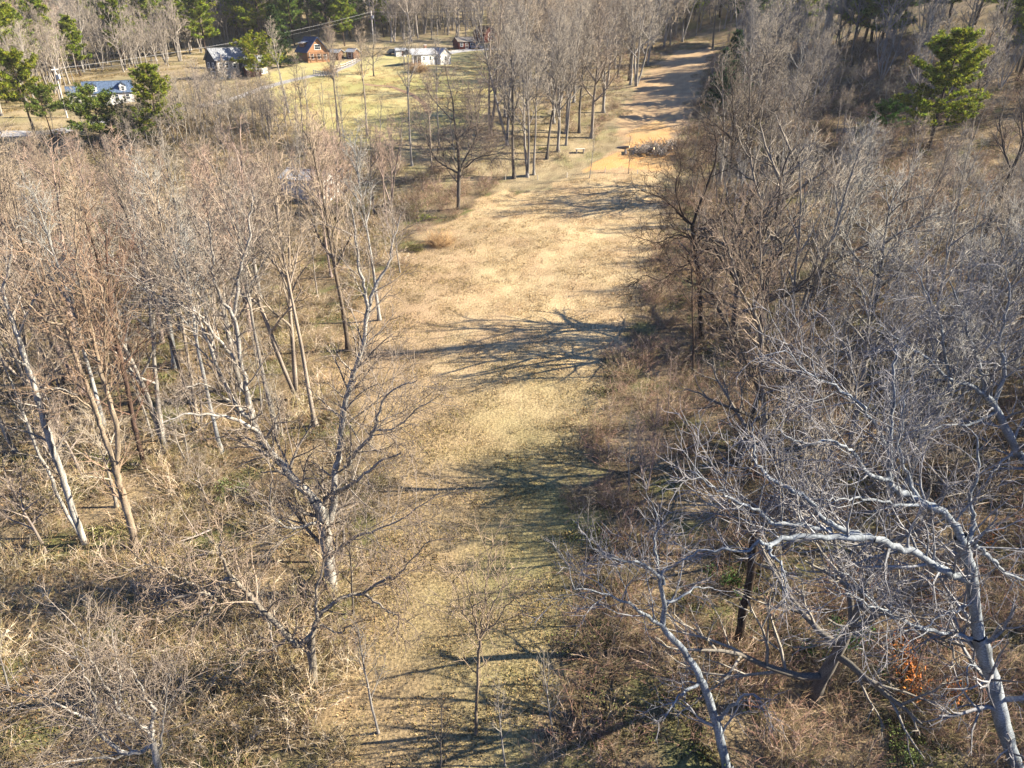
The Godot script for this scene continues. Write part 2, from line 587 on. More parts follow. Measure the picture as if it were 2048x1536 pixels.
func gable_roof(size: Vector3, rise: float, at: Vector3, over: float, mat: Material) -> ArrayMesh:
	var b := Shape.new()
	var w := size.x * 0.5 + over
	var a := atan2(rise, size.z * 0.5)
	var run := size.z * 0.5 / cos(a) + over
	for s in [-1.0, 1.0]:
		var turn := Basis(Vector3.RIGHT, s * a)
		var mid := Vector3(0, size.y + rise + 0.09, 0) + turn * Vector3(0, 0, s * run * 0.5)
		box(b, Vector3(w * 2, 0.16, run), at + mid, Color.WHITE, turn)
		for k in int(w * 2 / 0.8):   # standing seams
			box(b, Vector3(0.05, 0.05, run), at + mid + turn * Vector3(-w + 0.4 + k * 0.8, 0.105, 0), Color(0.85, 0.85, 0.85), turn)
	box(b, Vector3(w * 2, 0.1, 0.35), at + Vector3(0, size.y + rise + 0.2, 0))
	return b.done(mat)

# a window on the wall whose outward direction is FACE: frame, with its pane as a sub-part
func window(o: Node3D, at: Vector3, face: Vector3, w: float, h: float, called := "window", frame: Material = null) -> void:
	var turn := Basis(Vector3.UP.cross(face), Vector3.UP, face)
	var b := Shape.new()
	for s in [-1.0, 1.0]:
		box(b, Vector3(0.12, h + 0.24, 0.1), at + turn * Vector3(s * (w + 0.12) * 0.5, 0, 0.04), Color.WHITE, turn)
		box(b, Vector3(w, 0.12, 0.1), at + turn * Vector3(0, s * (h + 0.12) * 0.5, 0.04), Color.WHITE, turn)
	box(b, Vector3(w, 0.05, 0.06), at + turn * Vector3(0, 0, 0.05), Color.WHITE, turn)
	var f := part(called, b.done(mats.trim), o, frame)
	part("pane" if called == "window" else "panel", boxed(Vector3(w, h, 0.04), at + turn * Vector3(0, 0, 0.02), mats.pane if called == "window" else mats.door, turn), f)

func posts(o: Node3D, called: String, at: Array, h: float, thick: float, mat: Material) -> void:
	for p in at: part(called, boxed(Vector3(thick, h, thick), p + Vector3(0, h * 0.5, 0), mat), o)

func chimney(o: Node, at: Vector3, size: Vector3, mat: Material) -> void:
	var c := part("chimney", boxed(size, at + Vector3(0, size.y * 0.5, 0), mat), o)
	part("chimney_cap", boxed(Vector3(size.x + 0.15, 0.12, size.z + 0.15), at + Vector3(0, size.y + 0.06, 0), mats.trim), c)

func house_mats() -> void:
	mats.trim = paint(Color(0.75, 0.75, 0.73), 0.6)
	mats.white = paint(Color(0.78, 0.78, 0.76), 0.7, mats.mottle, 0.2)
	mats.white.albedo_color = Color(1.0, 1.0, 0.99)
	mats.pane = paint(Color(0.03, 0.04, 0.05), 0.08)
	mats.door = paint(Color(0.10, 0.05, 0.035), 0.6)
	mats.navy = paint(Color(0.045, 0.065, 0.10), 0.7, mats.mottle, 0.3)
	mats.cream = paint(Color(0.62, 0.58, 0.52), 0.8, mats.mottle, 0.3)
	mats.red = paint(Color(0.20, 0.045, 0.035), 0.8, mats.mottle, 0.3)
	mats.log = paint(Color(0.50, 0.27, 0.14), 0.8, mats.mottle, 0.6)
	mats.brown = paint(Color(0.22, 0.12, 0.075), 0.85, mats.mottle, 0.4)
	mats.grey_roof = paint(Color(0.34, 0.36, 0.39), 0.6, mats.mottle, 0.25)
	mats.light_roof = paint(Color(0.50, 0.52, 0.55), 0.5, mats.mottle, 0.25)
	mats.blue_roof = paint(Color(0.13, 0.19, 0.30), 0.45, mats.mottle, 0.25)
	mats.dark_roof = paint(Color(0.05, 0.08, 0.17), 0.45, mats.mottle, 0.25)
	mats.tan_roof = paint(Color(0.42, 0.37, 0.31), 0.8, mats.mottle, 0.25)
	mats.brick = paint(Color(0.36, 0.19, 0.13), 0.9, mats.mottle, 1.0)
	mats.steel = paint(Color(0.5, 0.5, 0.5), 0.4)
	mats.tyre = paint(Color(0.02, 0.02, 0.02), 0.9)

func car(label: String, at: Vector3, turn: float, color: Color) -> void:
	var o := thing("parked_car", label, "car", at, turn)
	var body := paint(color, 0.25)
	body.clearcoat_enabled = true
	var b := Shape.new()
	box(b, Vector3(4.5, 0.55, 1.75), Vector3(0, 0.62, 0))
	box(b, Vector3(4.2, 0.12, 1.65), Vector3(0, 0.95, 0))
	part("body", b.done(body), o)
	var c := Shape.new()
	var lo := [Vector3(-1.9, 1.0, 0.8), Vector3(0.9, 1.0, 0.8), Vector3(0.9, 1.0, -0.8), Vector3(-1.9, 1.0, -0.8)]
	var hi := [Vector3(-1.5, 1.5, 0.65), Vector3(0.15, 1.5, 0.65), Vector3(0.15, 1.5, -0.65), Vector3(-1.5, 1.5, -0.65)]
	for k in 4: flat(c, [lo[k], hi[k], hi[(k + 1) % 4], lo[(k + 1) % 4]])
	part("window", c.done(mats.pane), o)
	part("roof", boxed(Vector3(1.8, 0.07, 1.36), Vector3(-0.68, 1.53, 0), body), o)
	for x in [-1.4, 1.4]:
		for z in [-0.85, 0.85]:
			var cy := CylinderMesh.new()
			cy.top_radius = 0.33
			cy.bottom_radius = 0.33
			cy.height = 0.22
			cy.radial_segments = 16
			var wl := part("wheel", cy, o, mats.tyre, Vector3(x, 0.33, z))
			wl.rotation.x = PI / 2
	for z in [-0.6, 0.6]: part("headlight", boxed(Vector3(0.06, 0.16, 0.35), Vector3(2.26, 0.72, z), mats.trim), o)

func village() -> void:
	house_mats()
	# blue-roofed house by the lower road
	var o := thing("house", "low house with blue metal roof and two white arched dormers among pines", "house", on(Vector2(-86.5, -164.1)), deg_to_rad(30))
	part("wall", shell(Vector3(12, 2.8, 8), 2.6, Vector3.ZERO, mats.white), o)
	var rf := part("roof", gable_roof(Vector3(12, 2.8, 8), 2.6, Vector3.ZERO, 0.5, mats.blue_roof), o)
	part("wing_wall", shell(Vector3(4.5, 2.4, 6), 1.9, Vector3(-8.2, 0, 0.2), mats.white), o)
	part("wing_roof", gable_roof(Vector3(4.5, 2.4, 6), 1.9, Vector3(-8.2, 0, 0.2), 0.4, mats.blue_roof), o)
	for x in [-3.8, 3.6]:
		var dm := part("dormer", shell(Vector3(2.2, 1.5, 1.7), 0.8, Vector3.ZERO, mats.white), o, null, Vector3(x, 3.0, 2.6))
		dm.rotation.y = -PI / 2
		part("dormer_roof", gable_roof(Vector3(2.2, 1.5, 1.7), 0.8, Vector3.ZERO, 0.25, mats.blue_roof), dm)
		window(o, Vector3(x, 3.75, 3.7), Vector3.BACK, 0.8, 1.1)
	for x in [-4.2, -1.4, 1.6, 4.4]: window(o, Vector3(x, 1.5, 4.0), Vector3.BACK, 1.0, 1.3)
	window(o, Vector3(6.0, 1.5, 1.5), Vector3.RIGHT, 1.0, 1.3)
	# dark blue two-storey house
	o = thing("house", "tall dark blue house with grey metal roof behind a spreading cedar", "house", on(Vector2(-69.9, -190.7), -0.3), deg_to_rad(46))
	part("wall", shell(Vector3(11, 5.6, 7.5), 3.2, Vector3.ZERO, mats.navy), o)
	part("roof", gable_roof(Vector3(11, 5.6, 7.5), 3.2, Vector3.ZERO, 0.5, mats.grey_roof), o)
	part("front_cladding", boxed(Vector3(7.5, 4.6, 0.1), Vector3(-1.6, 3.1, 3.79), mats.cream), o)
	part("wing_wall", shell(Vector3(7, 3.6, 6.5), 2.6, Vector3(8.9, 0, 0.3), mats.cream), o)
	part("wing_roof", gable_roof(Vector3(7, 3.6, 6.5), 2.6, Vector3(8.9, 0, 0.3), 0.5, mats.grey_roof), o)
	part("porch_wall", shell(Vector3(5, 2.6, 3), 1.4, Vector3(6.0, 0, 4.8), mats.red), o)
	part("porch_roof", gable_roof(Vector3(5, 2.6, 3), 1.4, Vector3(6.0, 0, 4.8), 0.5, mats.light_roof), o)
	for z in [-1.6, 1.6]: window(o, Vector3(-5.5, 3.9, z), Vector3.LEFT, 1.0, 1.4)
	window(o, Vector3(-5.5, 1.2, 0.8), Vector3.LEFT, 2.2, 1.6)
	for x in [-4.2, -2.0, 0.6]: window(o, Vector3(x, 3.8, 3.85), Vector3.BACK, 1.0, 1.4)
	window(o, Vector3(10, 1.7, 3.55), Vector3.BACK, 1.2, 1.3)
	# log house
	o = thing("log_house", "orange log house with steep dark blue roof and tall gable windows", "house", on(Vector2(-55.6, -217.9)), deg_to_rad(-52))
	part("wall", shell(Vector3(10, 3.2, 8.4), 4.6, Vector3.ZERO, mats.log), o)
	rf = part("roof", gable_roof(Vector3(10, 3.2, 8.4), 4.6, Vector3.ZERO, 0.8, mats.dark_roof), o)
	var dorm := part("dormer", boxed(Vector3(3.6, 1.6, 2.6), Vector3(-1.2, 5.3, 2.2), mats.log), o)
	part("dormer_roof", boxed(Vector3(4.2, 0.14, 3.6), Vector3(-1.2, 6.25, 2.3), mats.light_roof, Basis(Vector3.RIGHT, 0.25)), dorm)
	for z in [-2.6, 0.0, 2.6]: window(o, Vector3(5.0, 1.6, z), Vector3.RIGHT, 1.4, 2.0)
	window(o, Vector3(5.0, 4.6, 0), Vector3.RIGHT, 2.2, 1.6)
	for k in 7: part("log", boxed(Vector3(0.2, 0.16, 8.2), Vector3(5.02, 0.2 + k * 0.42, 0), mats.brown), o)
	posts(o, "porch_post", [Vector3(6.4, -0.5, -3.6), Vector3(6.4, -0.5, -1.2), Vector3(6.4, -0.5, 1.2), Vector3(6.4, -0.5, 3.6)], 3.0, 0.22, mats.log)
	part("porch_beam", boxed(Vector3(0.25, 0.25, 7.6), Vector3(6.4, 2.6, 0), mats.log), o)
	# two open sheds
	for k in 2:
		o = thing("shed", ["brown wooden shed with grey roof right beside the log house", "smaller brown shed with shiny roof between log house and round bare tree"][k], "shed", on([Vector2(-50.4, -221.8), Vector2(-45.4, -223.0)][k]), deg_to_rad([-18, -30][k]))
		var size: Vector3 = [Vector3(5.6, 2.2, 4.2), Vector3(3.6, 2.3, 3.4)][k]
		part("wall", shell(size, 1.0, Vector3.ZERO, mats.brown), o)
		part("roof", gable_roof(size, 1.0, Vector3.ZERO, 0.45, [mats.grey_roof, mats.light_roof][k]), o)
		window(o, Vector3(0, 1.1, size.z * 0.5), Vector3.BACK, 1.8, 1.8, "door")
	# white cottage
	o = thing("cottage", "white clapboard cottage with grey roof, brick chimney and open end porch", "house", on(Vector2(-23.7, -212.5)), deg_to_rad(40))
	part("wall", shell(Vector3(7.5, 3.0, 6.4), 1.8, Vector3.ZERO, mats.white), o)
	rf = part("roof", gable_roof(Vector3(11.2, 3.0, 6.4), 1.8, Vector3(-1.85, 0, 0), 0.35, mats.light_roof), o)
	chimney(rf, Vector3(0.6, 3.9, -0.5), Vector3(0.9, 2.1, 0.7), mats.brick)
	var wing := part("wing_wall", shell(Vector3(8.4, 3.0, 4.6), 1.9, Vector3.ZERO, mats.white), o, null, Vector3(6.0, 0, 0.4))
	wing.rotation.y = PI / 2
	part("wing_roof", gable_roof(Vector3(8.4, 3.0, 4.6), 1.9, Vector3.ZERO, 0.35, mats.light_roof), wing)
	posts(o, "porch_post", [Vector3(-7.2, -1, 3.0), Vector3(-7.2, -1, -3.0), Vector3(-5.4, -1, 3.0)], 4.0, 0.2, mats.trim)
	part("porch_gable", boxed(Vector3(0.12, 1.2, 3.6), Vector3(-7.3, 3.7, 0), mats.grey_roof), o)
	part("porch_floor", boxed(Vector3(3.6, 0.9, 6.2), Vector3(-5.5, -0.2, 0), mats.brown), o)
	for x in [-2.6, 0.2, 2.6]: window(o, Vector3(x, 1.8, 3.2), Vector3.BACK, 0.8, 1.2)
	window(o, Vector3(6.0, 1.7, 4.6), Vector3.BACK, 0.9, 1.3)
	window(o, Vector3(-3.75, 1.3, 1.2), Vector3.LEFT, 1.0, 2.0, "door")
	window(o, Vector3(8.3, 1.7, 1.5), Vector3.RIGHT, 0.9, 1.3)
	# red house and barn beyond
	o = thing("house", "small dark red house with tan roof beside a gravel yard", "house", on(Vector2(-14.8, -242.7)), deg_to_rad(28))
	part("wall", shell(Vector3(7.5, 2.6, 5.6), 1.5, Vector3.ZERO, mats.red), o)
	part("roof", gable_roof(Vector3(7.5, 2.6, 5.6), 1.5, Vector3.ZERO, 0.5, mats.tan_roof), o)
	for x in [-2.4, 2.2]: window(o, Vector3(x, 1.4, 2.8), Vector3.BACK, 1.1, 1.2)
	window(o, Vector3(0, 1.0, 2.8), Vector3.BACK, 0.9, 2.0, "door")
	o = thing("barn", "dark red gabled barn half hidden by bare trees", "barn", on(Vector2(-8.7, -255.6)), deg_to_rad(-50))
	part("wall", shell(Vector3(8, 3.0, 7), 2.6, Vector3.ZERO, mats.red), o)
	part("roof", gable_roof(Vector3(8, 3.0, 7), 2.6, Vector3.ZERO, 0.4, mats.brown), o)
	window(o, Vector3(4.0, 1.4, 0), Vector3.RIGHT, 2.6, 2.8, "door")
	# metal shed in the left woods
	o = thing("shed", "long shed with white metal end wall and low grey roof in the woods", "shed", on(Vector2(-33.8, -121.0)), deg_to_rad(-24))
	part("wall", shell(Vector3(8.5, 2.7, 4.6), 1.1, Vector3.ZERO, mats.white), o)
	part("roof", gable_roof(Vector3(8.5, 2.7, 4.6), 1.1, Vector3.ZERO, 0.3, mats.light_roof), o)
	window(o, Vector3(4.25, 1.0, 0.0), Vector3.RIGHT, 1.2, 2.0, "door", mats.white)
	# little white shed and cars
	o = thing("shed", "small white storage shed left of the cottage porch", "shed", on(Vector2(-32.5, -227.7)), deg_to_rad(20))
	part("wall", shell(Vector3(4, 2.0, 3), 0.8, Vector3.ZERO, mats.white), o)
	part("roof", gable_roof(Vector3(4, 2.0, 3), 0.8, Vector3.ZERO, 0.25, mats.light_roof), o)
	window(o, Vector3(0.6, 1.0, 1.5), Vector3.BACK, 0.9, 1.8, "door")
	car("dark car parked on the grass left of the white cottage", on(Vector2(-34.4, -229.2)), 0.3, Color(0.02, 0.025, 0.04))
	car("blue car parked on the gravel in front of the red house", on(Vector2(-11.2, -241.5)), -0.4, Color(0.03, 0.07, 0.16))
	for c in get_children():
		if c.has_meta("category") and c.get_meta("category") in ["house", "barn", "shed"]: c.scale = Vector3.ONE * (0.74 if c.position.z < -140 else 1.0)
	for p in [Vector2(-35.3, -119.4), Vector2(-31.8, -118.4), Vector2(-29.6, -115.7), Vector2(-30.3, -120.1), Vector2(-29.5, -111.0)]: spots.append(p)
	# power line
	mats.pole = paint(Color(0.42, 0.40, 0.37), 0.9)
	var tops := []
	var where := [Vector2(-89.9, -152.3), Vector2(-44.0, -250.3), Vector2(16.0, -264.6)]
	for k in 3:
		var p := on(where[k])
		o = thing("utility_pole", ["grey utility pole rising among the pines by the lower road", "pale grey utility pole standing behind the round bare tree", "grey utility pole hidden in woods right of the barn"][k], "utility pole", p)
		var h := 9.5
		var b := Shape.new()
		tube(b, PackedVector3Array([Vector3(0, -0.5, 0), Vector3(0, h, 0)]), 0.19, 0.13, 8, Color.WHITE, Color.WHITE)
		part("pole", b.done(mats.pole), o)
		part("crossarm", boxed(Vector3(0.12, 0.14, 2.4), Vector3(0, h - 0.5, 0), mats.pole), o)
		part("transformer", boxed(Vector3(0.5, 0.8, 0.5), Vector3(0.4, h - 1.8, 0), mats.steel), o)
		tops.append(p + Vector3(0, h - 0.35, 0))
	for k in 2:
		for w in 3:
			var b := Shape.new()
			var pts := PackedVector3Array()
			var a: Vector3 = tops[k] + Vector3(0, -0.9 if w == 2 else 0.0, [-1.1, 1.1, 0.1][w])
			var c: Vector3 = tops[k + 1] + Vector3(0, -0.9 if w == 2 else 0.0, [-1.1, 1.1, 0.1][w])
			for j in 17:
				var t := j / 16.0
				pts.append(a.lerp(c, t) - a + Vector3.DOWN * 4 * 1.3 * t * (1 - t))
			tube(b, pts, 0.011, 0.011, 4, Color.WHITE, Color.WHITE)
			var l := part("power_cable", b.done(paint(Color(0.35, 0.35, 0.35), 0.5)), self, null, a)
			l.name = numbered("power_cable")
			tag(l, "thin pale overhead cable " + ["on the far arm", "on the near arm", "slung lowest"][w] + [" from the pine pole to the middle pole", " from the middle pole towards the barn"][k], "cable", "overhead cables")
	# split-rail fences
	rail_fence("weathered split-rail fence curving up the lawn below the two sheds", [Vector2(-45.7, -198.8), Vector2(-44.9, -203.5), Vector2(-44.5, -211.6), Vector2(-43.2, -216.9)])
	rail_fence("low split-rail fence along the drive beside the brown bush", [Vector2(-49.5, -193.1), Vector2(-47.3, -191.2), Vector2(-45.0, -189.7), Vector2(-42.6, -188.6)])

func rail_fence(label: String, line: Array) -> void:
	var o := thing("rail_fence", label, "fence", on(line[0]))
	var spots_: Array[Vector3] = []
	for k in line.size() - 1:
		for j in 3: spots_.append(on(line[k].lerp(line[k + 1], j / 3.0)) - o.position)
	spots_.append(on(line[line.size() - 1]) - o.position)
	for p in spots_: part("post", boxed(Vector3(0.18, 1.3, 0.18), p + Vector3(0, 0.55, 0), mats.weathered), o)
	for k in spots_.size() - 1:
		for h in [0.45, 0.95]:
			var b := Shape.new()
			tube(b, PackedVector3Array([spots_[k] + Vector3(0, h, 0), spots_[k + 1] + Vector3(0, h + rng.randf_range(-0.05, 0.05), 0)]), 0.08, 0.07, 5, Color.WHITE, Color.WHITE)
			part("rail", b.done(mats.weathered), o)

func _ready() -> void:
	rng.seed = 7
	rough.seed = 4
	rough.frequency = 0.01
	rough.fractal_octaves = 4
	table = [Vector2(-60, 0), Vector2(0, 0), Vector2(40, 0), Vector2(62, 0.2), Vector2(100, 2.6), Vector2(118, 4.6), Vector2(131, 7.8), Vector2(146, 11.6), Vector2(165, 15), Vector2(190, 18), Vector2(220, 20.6), Vector2(260, 26), Vector2(320, 46), Vector2(450, 95), Vector2(600, 130)]
	# camera, sky, sun, exposure
	var cam := Camera3D.new()
	cam.name = "camera"
	cam.fov = 56.84
	cam.near = 0.5
	cam.far = 1500
	cam.position = Vector3(0, EYE, 0)
	cam.rotation_degrees = Vector3(-27, 0, 0)
	add_child(cam)
	cam.current = true
	var env := Environment.new()
	env.background_mode = Environment.BG_SKY
	var sky := ProceduralSkyMaterial.new()
	sky.sky_top_color = Color(0.33, 0.50, 0.78)
	sky.sky_horizon_color = Color(0.62, 0.74, 0.93)
	sky.sky_curve = 0.14
	sky.ground_bottom_color = Color(0.30, 0.26, 0.2)
	sky.ground_horizon_color = Color(0.5, 0.52, 0.52)
	sky.sun_angle_max = 8
	env.sky = Sky.new()
	env.sky.sky_material = sky
	env.background_energy_multiplier = 0.35
	env.tonemap_mode = Environment.TONE_MAPPER_LINEAR
	env.tonemap_exposure = 4.4
	env.sdfgi_enabled = true
	env.ssao_enabled = true
	env.ssil_enabled = true
	env.fog_enabled = true
	env.fog_density = 0.0001
	env.fog_light_color = Color(0.86, 0.88, 0.90)
	var around := WorldEnvironment.new()
	around.name = "world_environment"
	around.environment = env
	add_child(around)
	var sun := DirectionalLight3D.new()
	sun.name = "sun"
	sun.light_energy = 1.6
	sun.light_color = Color(1.0, 0.945, 0.85)
	sun.light_angular_distance = 0.4
	sun.shadow_enabled = true
	add_child(sun)
	sun.look_at_from_position(Vector3(100, 62, -3), Vector3.ZERO)

	# surfaces
	mats.grain = speckle(512, 0.02, 0.65, 1.05, 3)
	mats.mottle = speckle(256, 0.03, 0.45, 1.0, 9)
	mats.wood = tinted(Color.WHITE, mats.mottle, 1.3)
	mats.tan_wood = tinted(Color(1.12, 1.02, 0.92), mats.mottle, 1.3)
	mats.rosy_wood = tinted(Color(1.16, 0.97, 0.92), mats.mottle, 1.3)
	mats.grey_wood = tinted(Color(1.02, 1.02, 1.02), mats.mottle, 1.3)
	mats.blue_wood = tinted(Color(0.98, 1.02, 1.06), mats.mottle, 1.3)
	mats.frost_wood = tinted(Color(1.16, 1.26, 1.36), mats.mottle, 1.3)
	mats.dark_wood = tinted(Color(0.55, 0.52, 0.5), mats.mottle, 1.3)
	mats.needles = tinted(Color(1.0, 0.96, 0.95))
	mats.needles.backlight_enabled = true
	mats.needles.backlight = Color(0.5, 0.55, 0.2)
	mats.gold_needles = mats.needles.duplicate()
	mats.gold_needles.albedo_color = Color(1.2, 1.1, 0.85)
	mats.blue_needles = mats.needles.duplicate()
	mats.blue_needles.albedo_color = Color(0.65, 0.8, 0.85)
	mats.plain = tinted(Color.WHITE)
	mats.weathered = paint(Color(0.40, 0.36, 0.31), 0.9)
	regions = {
		"field": PackedVector2Array([Vector2(-2.0, -119.6), Vector2(13.3, -124.0), Vector2(23.8, -125.4), Vector2(25.1, -113.9), Vector2(20.7, -97.4), Vector2(16.7, -82.2), Vector2(12.6, -74.5), Vector2(10.6, -65.2), Vector2(7.1, -55.2), Vector2(5.1, -48.9), Vector2(5.9, -43.4), Vector2(5.3, -37.3), Vector2(3.3, -30.8), Vector2(2.2, -26.2), Vector2(1.2, -19.2), Vector2(-8.4, -19.4), Vector2(-8.9, -26.9), Vector2(-8.5, -32.4), Vector2(-8.0, -41.2), Vector2(-10.7, -49.3), Vector2(-17.5, -60.9), Vector2(-18.7, -77.0), Vector2(-15.3, -94.5), Vector2(-10.6, -102.7), Vector2(-7.4, -112.2)]),
		"meadow": PackedVector2Array([Vector2(-55.0, -174.1), Vector2(-48.1, -193.7), Vector2(-35.8, -210.7), Vector2(-17.5, -219.6), Vector2(-9.5, -231.7), Vector2(-1.8, -193.8), Vector2(-6.4, -150.8), Vector2(-16.5, -140.9), Vector2(-30.3, -139.1), Vector2(-46.7, -151.7)]),
		"lawn": PackedVector2Array([Vector2(-63.0, -201.8), Vector2(-55.6, -214.3), Vector2(-43.0, -220.8), Vector2(-33.0, -230.9), Vector2(-9.7, -238.4), Vector2(-3.5, -226.3), Vector2(-16.1, -201.3), Vector2(-47.8, -192.4), Vector2(-55.0, -174.1)]),
		"track": PackedVector2Array([Vector2(14.2, -124.7), Vector2(27.2, -125.4), Vector2(30.9, -136.2), Vector2(36.5, -155.3), Vector2(58.6, -226.6), Vector2(45.1, -223.8), Vector2(28.5, -178.0), Vector2(21.6, -150.2), Vector2(18.9, -135.9)]),
		"soil": PackedVector2Array([Vector2(11.8, -126.2), Vector2(27.5, -127.3), Vector2(29.6, -136.7), Vector2(30.8, -151.8), Vector2(23.9, -145.2), Vector2(19.5, -133.3), Vector2(14.8, -130.9)]),
		"bank": PackedVector2Array([Vector2(-15.5, -130.2), Vector2(-2.1, -125.2), Vector2(-5.3, -118.2), Vector2(-9.5, -108.4), Vector2(-14.2, -102.8), Vector2(-17.5, -117.4)]),
		"left_woods": PackedVector2Array([Vector2(-50.3, -52.2), Vector2(-36.3, -56.9), Vector2(-29.1, -61.1), Vector2(-22.3, -68.4), Vector2(-23.1, -80.8), Vector2(-18.4, -100.9), Vector2(-18.1, -115.4), Vector2(-20.9, -130.6), Vector2(-37.4, -136.9), Vector2(-51.6, -147.7), Vector2(-63.4, -147.7), Vector2(-63.0, -135.9), Vector2(-84.4, -134.6), Vector2(-114.3, -131.3)]),
		"right_woods": PackedVector2Array([Vector2(16.3, -33.6), Vector2(18.2, -46.1), Vector2(26.3, -63.6), Vector2(30.6, -82.2), Vector2(28.8, -108.8), Vector2(37.7, -123.1), Vector2(45.7, -151.8), Vector2(60.4, -217.4), Vector2(84.3, -197.3), Vector2(107.9, -157.4), Vector2(114.9, -115.1), Vector2(53.8, -44.0), Vector2(37.3, -31.9), Vector2(25.6, -34.5)]),
		"ridge": PackedVector2Array([Vector2(-5.7, -131.9), Vector2(-1.2, -125.9), Vector2(6.8, -130.8), Vector2(17.5, -139.4), Vector2(24.0, -165.1), Vector2(36.4, -204.8), Vector2(58.5, -253.4), Vector2(13.0, -271.2), Vector2(-2.3, -257.9), Vector2(-3.0, -193.2), Vector2(-5.4, -150.7)]),
		"hill_foot": PackedVector2Array([Vector2(-125.6, -147.9), Vector2(-101.1, -151.7), Vector2(-96.0, -162.4), Vector2(-110.3, -201.3), Vector2(-91.6, -192.7), Vector2(-91.5, -227.5), Vector2(-92.7, -245.3), Vector2(-73.9, -250.8), Vector2(-66.8, -261.8), Vector2(-43.1, -258.0), Vector2(-22.1, -261.0), Vector2(-4.0, -266.7), Vector2(-4.2, -279.1), Vector2(-222.8, -279.4)]),
		"slope_scrub": PackedVector2Array([Vector2(-71.5, -136.3), Vector2(-74.5, -152.0), Vector2(-72.4, -158.3), Vector2(-68.1, -164.9), Vector2(-62.5, -162.8), Vector2(-54.2, -163.5), Vector2(-46.3, -150.3), Vector2(-35.8, -138.3), Vector2(-46.5, -136.0)]),
		"upper": PackedVector2Array([Vector2(-125, -128), Vector2(60, -124), Vector2(70, -245), Vector2(-150, -240)]),
		"beyond_right": PackedVector2Array([Vector2(33, -4), Vector2(80, -4), Vector2(80, -75), Vector2(46, -62), Vector2(36, -30)]),
		"right_near": PackedVector2Array([Vector2(2.2, -18.1), Vector2(4.4, -29.6), Vector2(11.5, -33.8), Vector2(32.2, -33.0), Vector2(26.9, -17.6)]),
		"meadow_front": PackedVector2Array([Vector2(-49.7, -159.1), Vector2(-31.3, -144.3), Vector2(-18.1, -138.2), Vector2(-6.2, -146.2), Vector2(-4.8, -129.7), Vector2(-19.6, -127.6), Vector2(-36.9, -134.4)]),
		"left_near": PackedVector2Array([Vector2(-31.1, -28.3), Vector2(-43.2, -51.2), Vector2(-26.0, -53.0), Vector2(-14.3, -43.8), Vector2(-11.6, -32.6), Vector2(-20.6, -29.8), Vector2(-16.5, -18.5), Vector2(-25.4, -18.7)]),
		"behind": PackedVector2Array([Vector2(-70, 12), Vector2(70, 12), Vector2(70, -19), Vector2(-70, -19)]),
		"hill": PackedVector2Array([Vector2(-235, -264), Vector2(235, -235), Vector2(250, -330), Vector2(-260, -330)]),
		"left_floor": PackedVector2Array([Vector2(-25.4, -18.7), Vector2(-7.7, -18.3), Vector2(-8.6, -26.9), Vector2(-8.5, -32.4), Vector2(-8.0, -41.2), Vector2(-10.7, -49.3), Vector2(-17.5, -60.9), Vector2(-18.7, -77.0), Vector2(-15.3, -94.5), Vector2(-17.3, -130.2), Vector2(-45.2, -145.6), Vector2(-65.6, -153.7), Vector2(-115.2, -132.8)]),
		"right_floor": PackedVector2Array([Vector2(1.2, -18.1), Vector2(2.2, -26.2), Vector2(3.3, -30.8), Vector2(5.3, -37.3), Vector2(5.9, -43.4), Vector2(5.1, -48.9), Vector2(7.1, -55.2), Vector2(10.6, -65.2), Vector2(12.6, -74.5), Vector2(16.7, -82.2), Vector2(21.3, -97.4), Vector2(25.5, -113.8), Vector2(28.5, -128.2), Vector2(56.3, -211.7), Vector2(111.4, -163.8), Vector2(114.9, -115.1), Vector2(52.2, -38.4), Vector2(28.0, -17.6)]),
		"edge": PackedVector2Array([Vector2(2.9, -28.9), Vector2(4.7, -36.3), Vector2(6.1, -43.4), Vector2(5.5, -48.9), Vector2(7.3, -55.1), Vector2(10.9, -65.2), Vector2(13.4, -75.7), Vector2(16.4, -76.9), Vector2(18.8, -64.9), Vector2(15.2, -46.2), Vector2(9.7, -35.2), Vector2(6.8, -27.2)]),
		"near_brush": PackedVector2Array([Vector2(-16.5, -18.5), Vector2(-20.6, -29.8), Vector2(-17.7, -32.7), Vector2(-11.6, -32.6), Vector2(-8.6, -26.9), Vector2(-7.0, -18.2)]),
	}
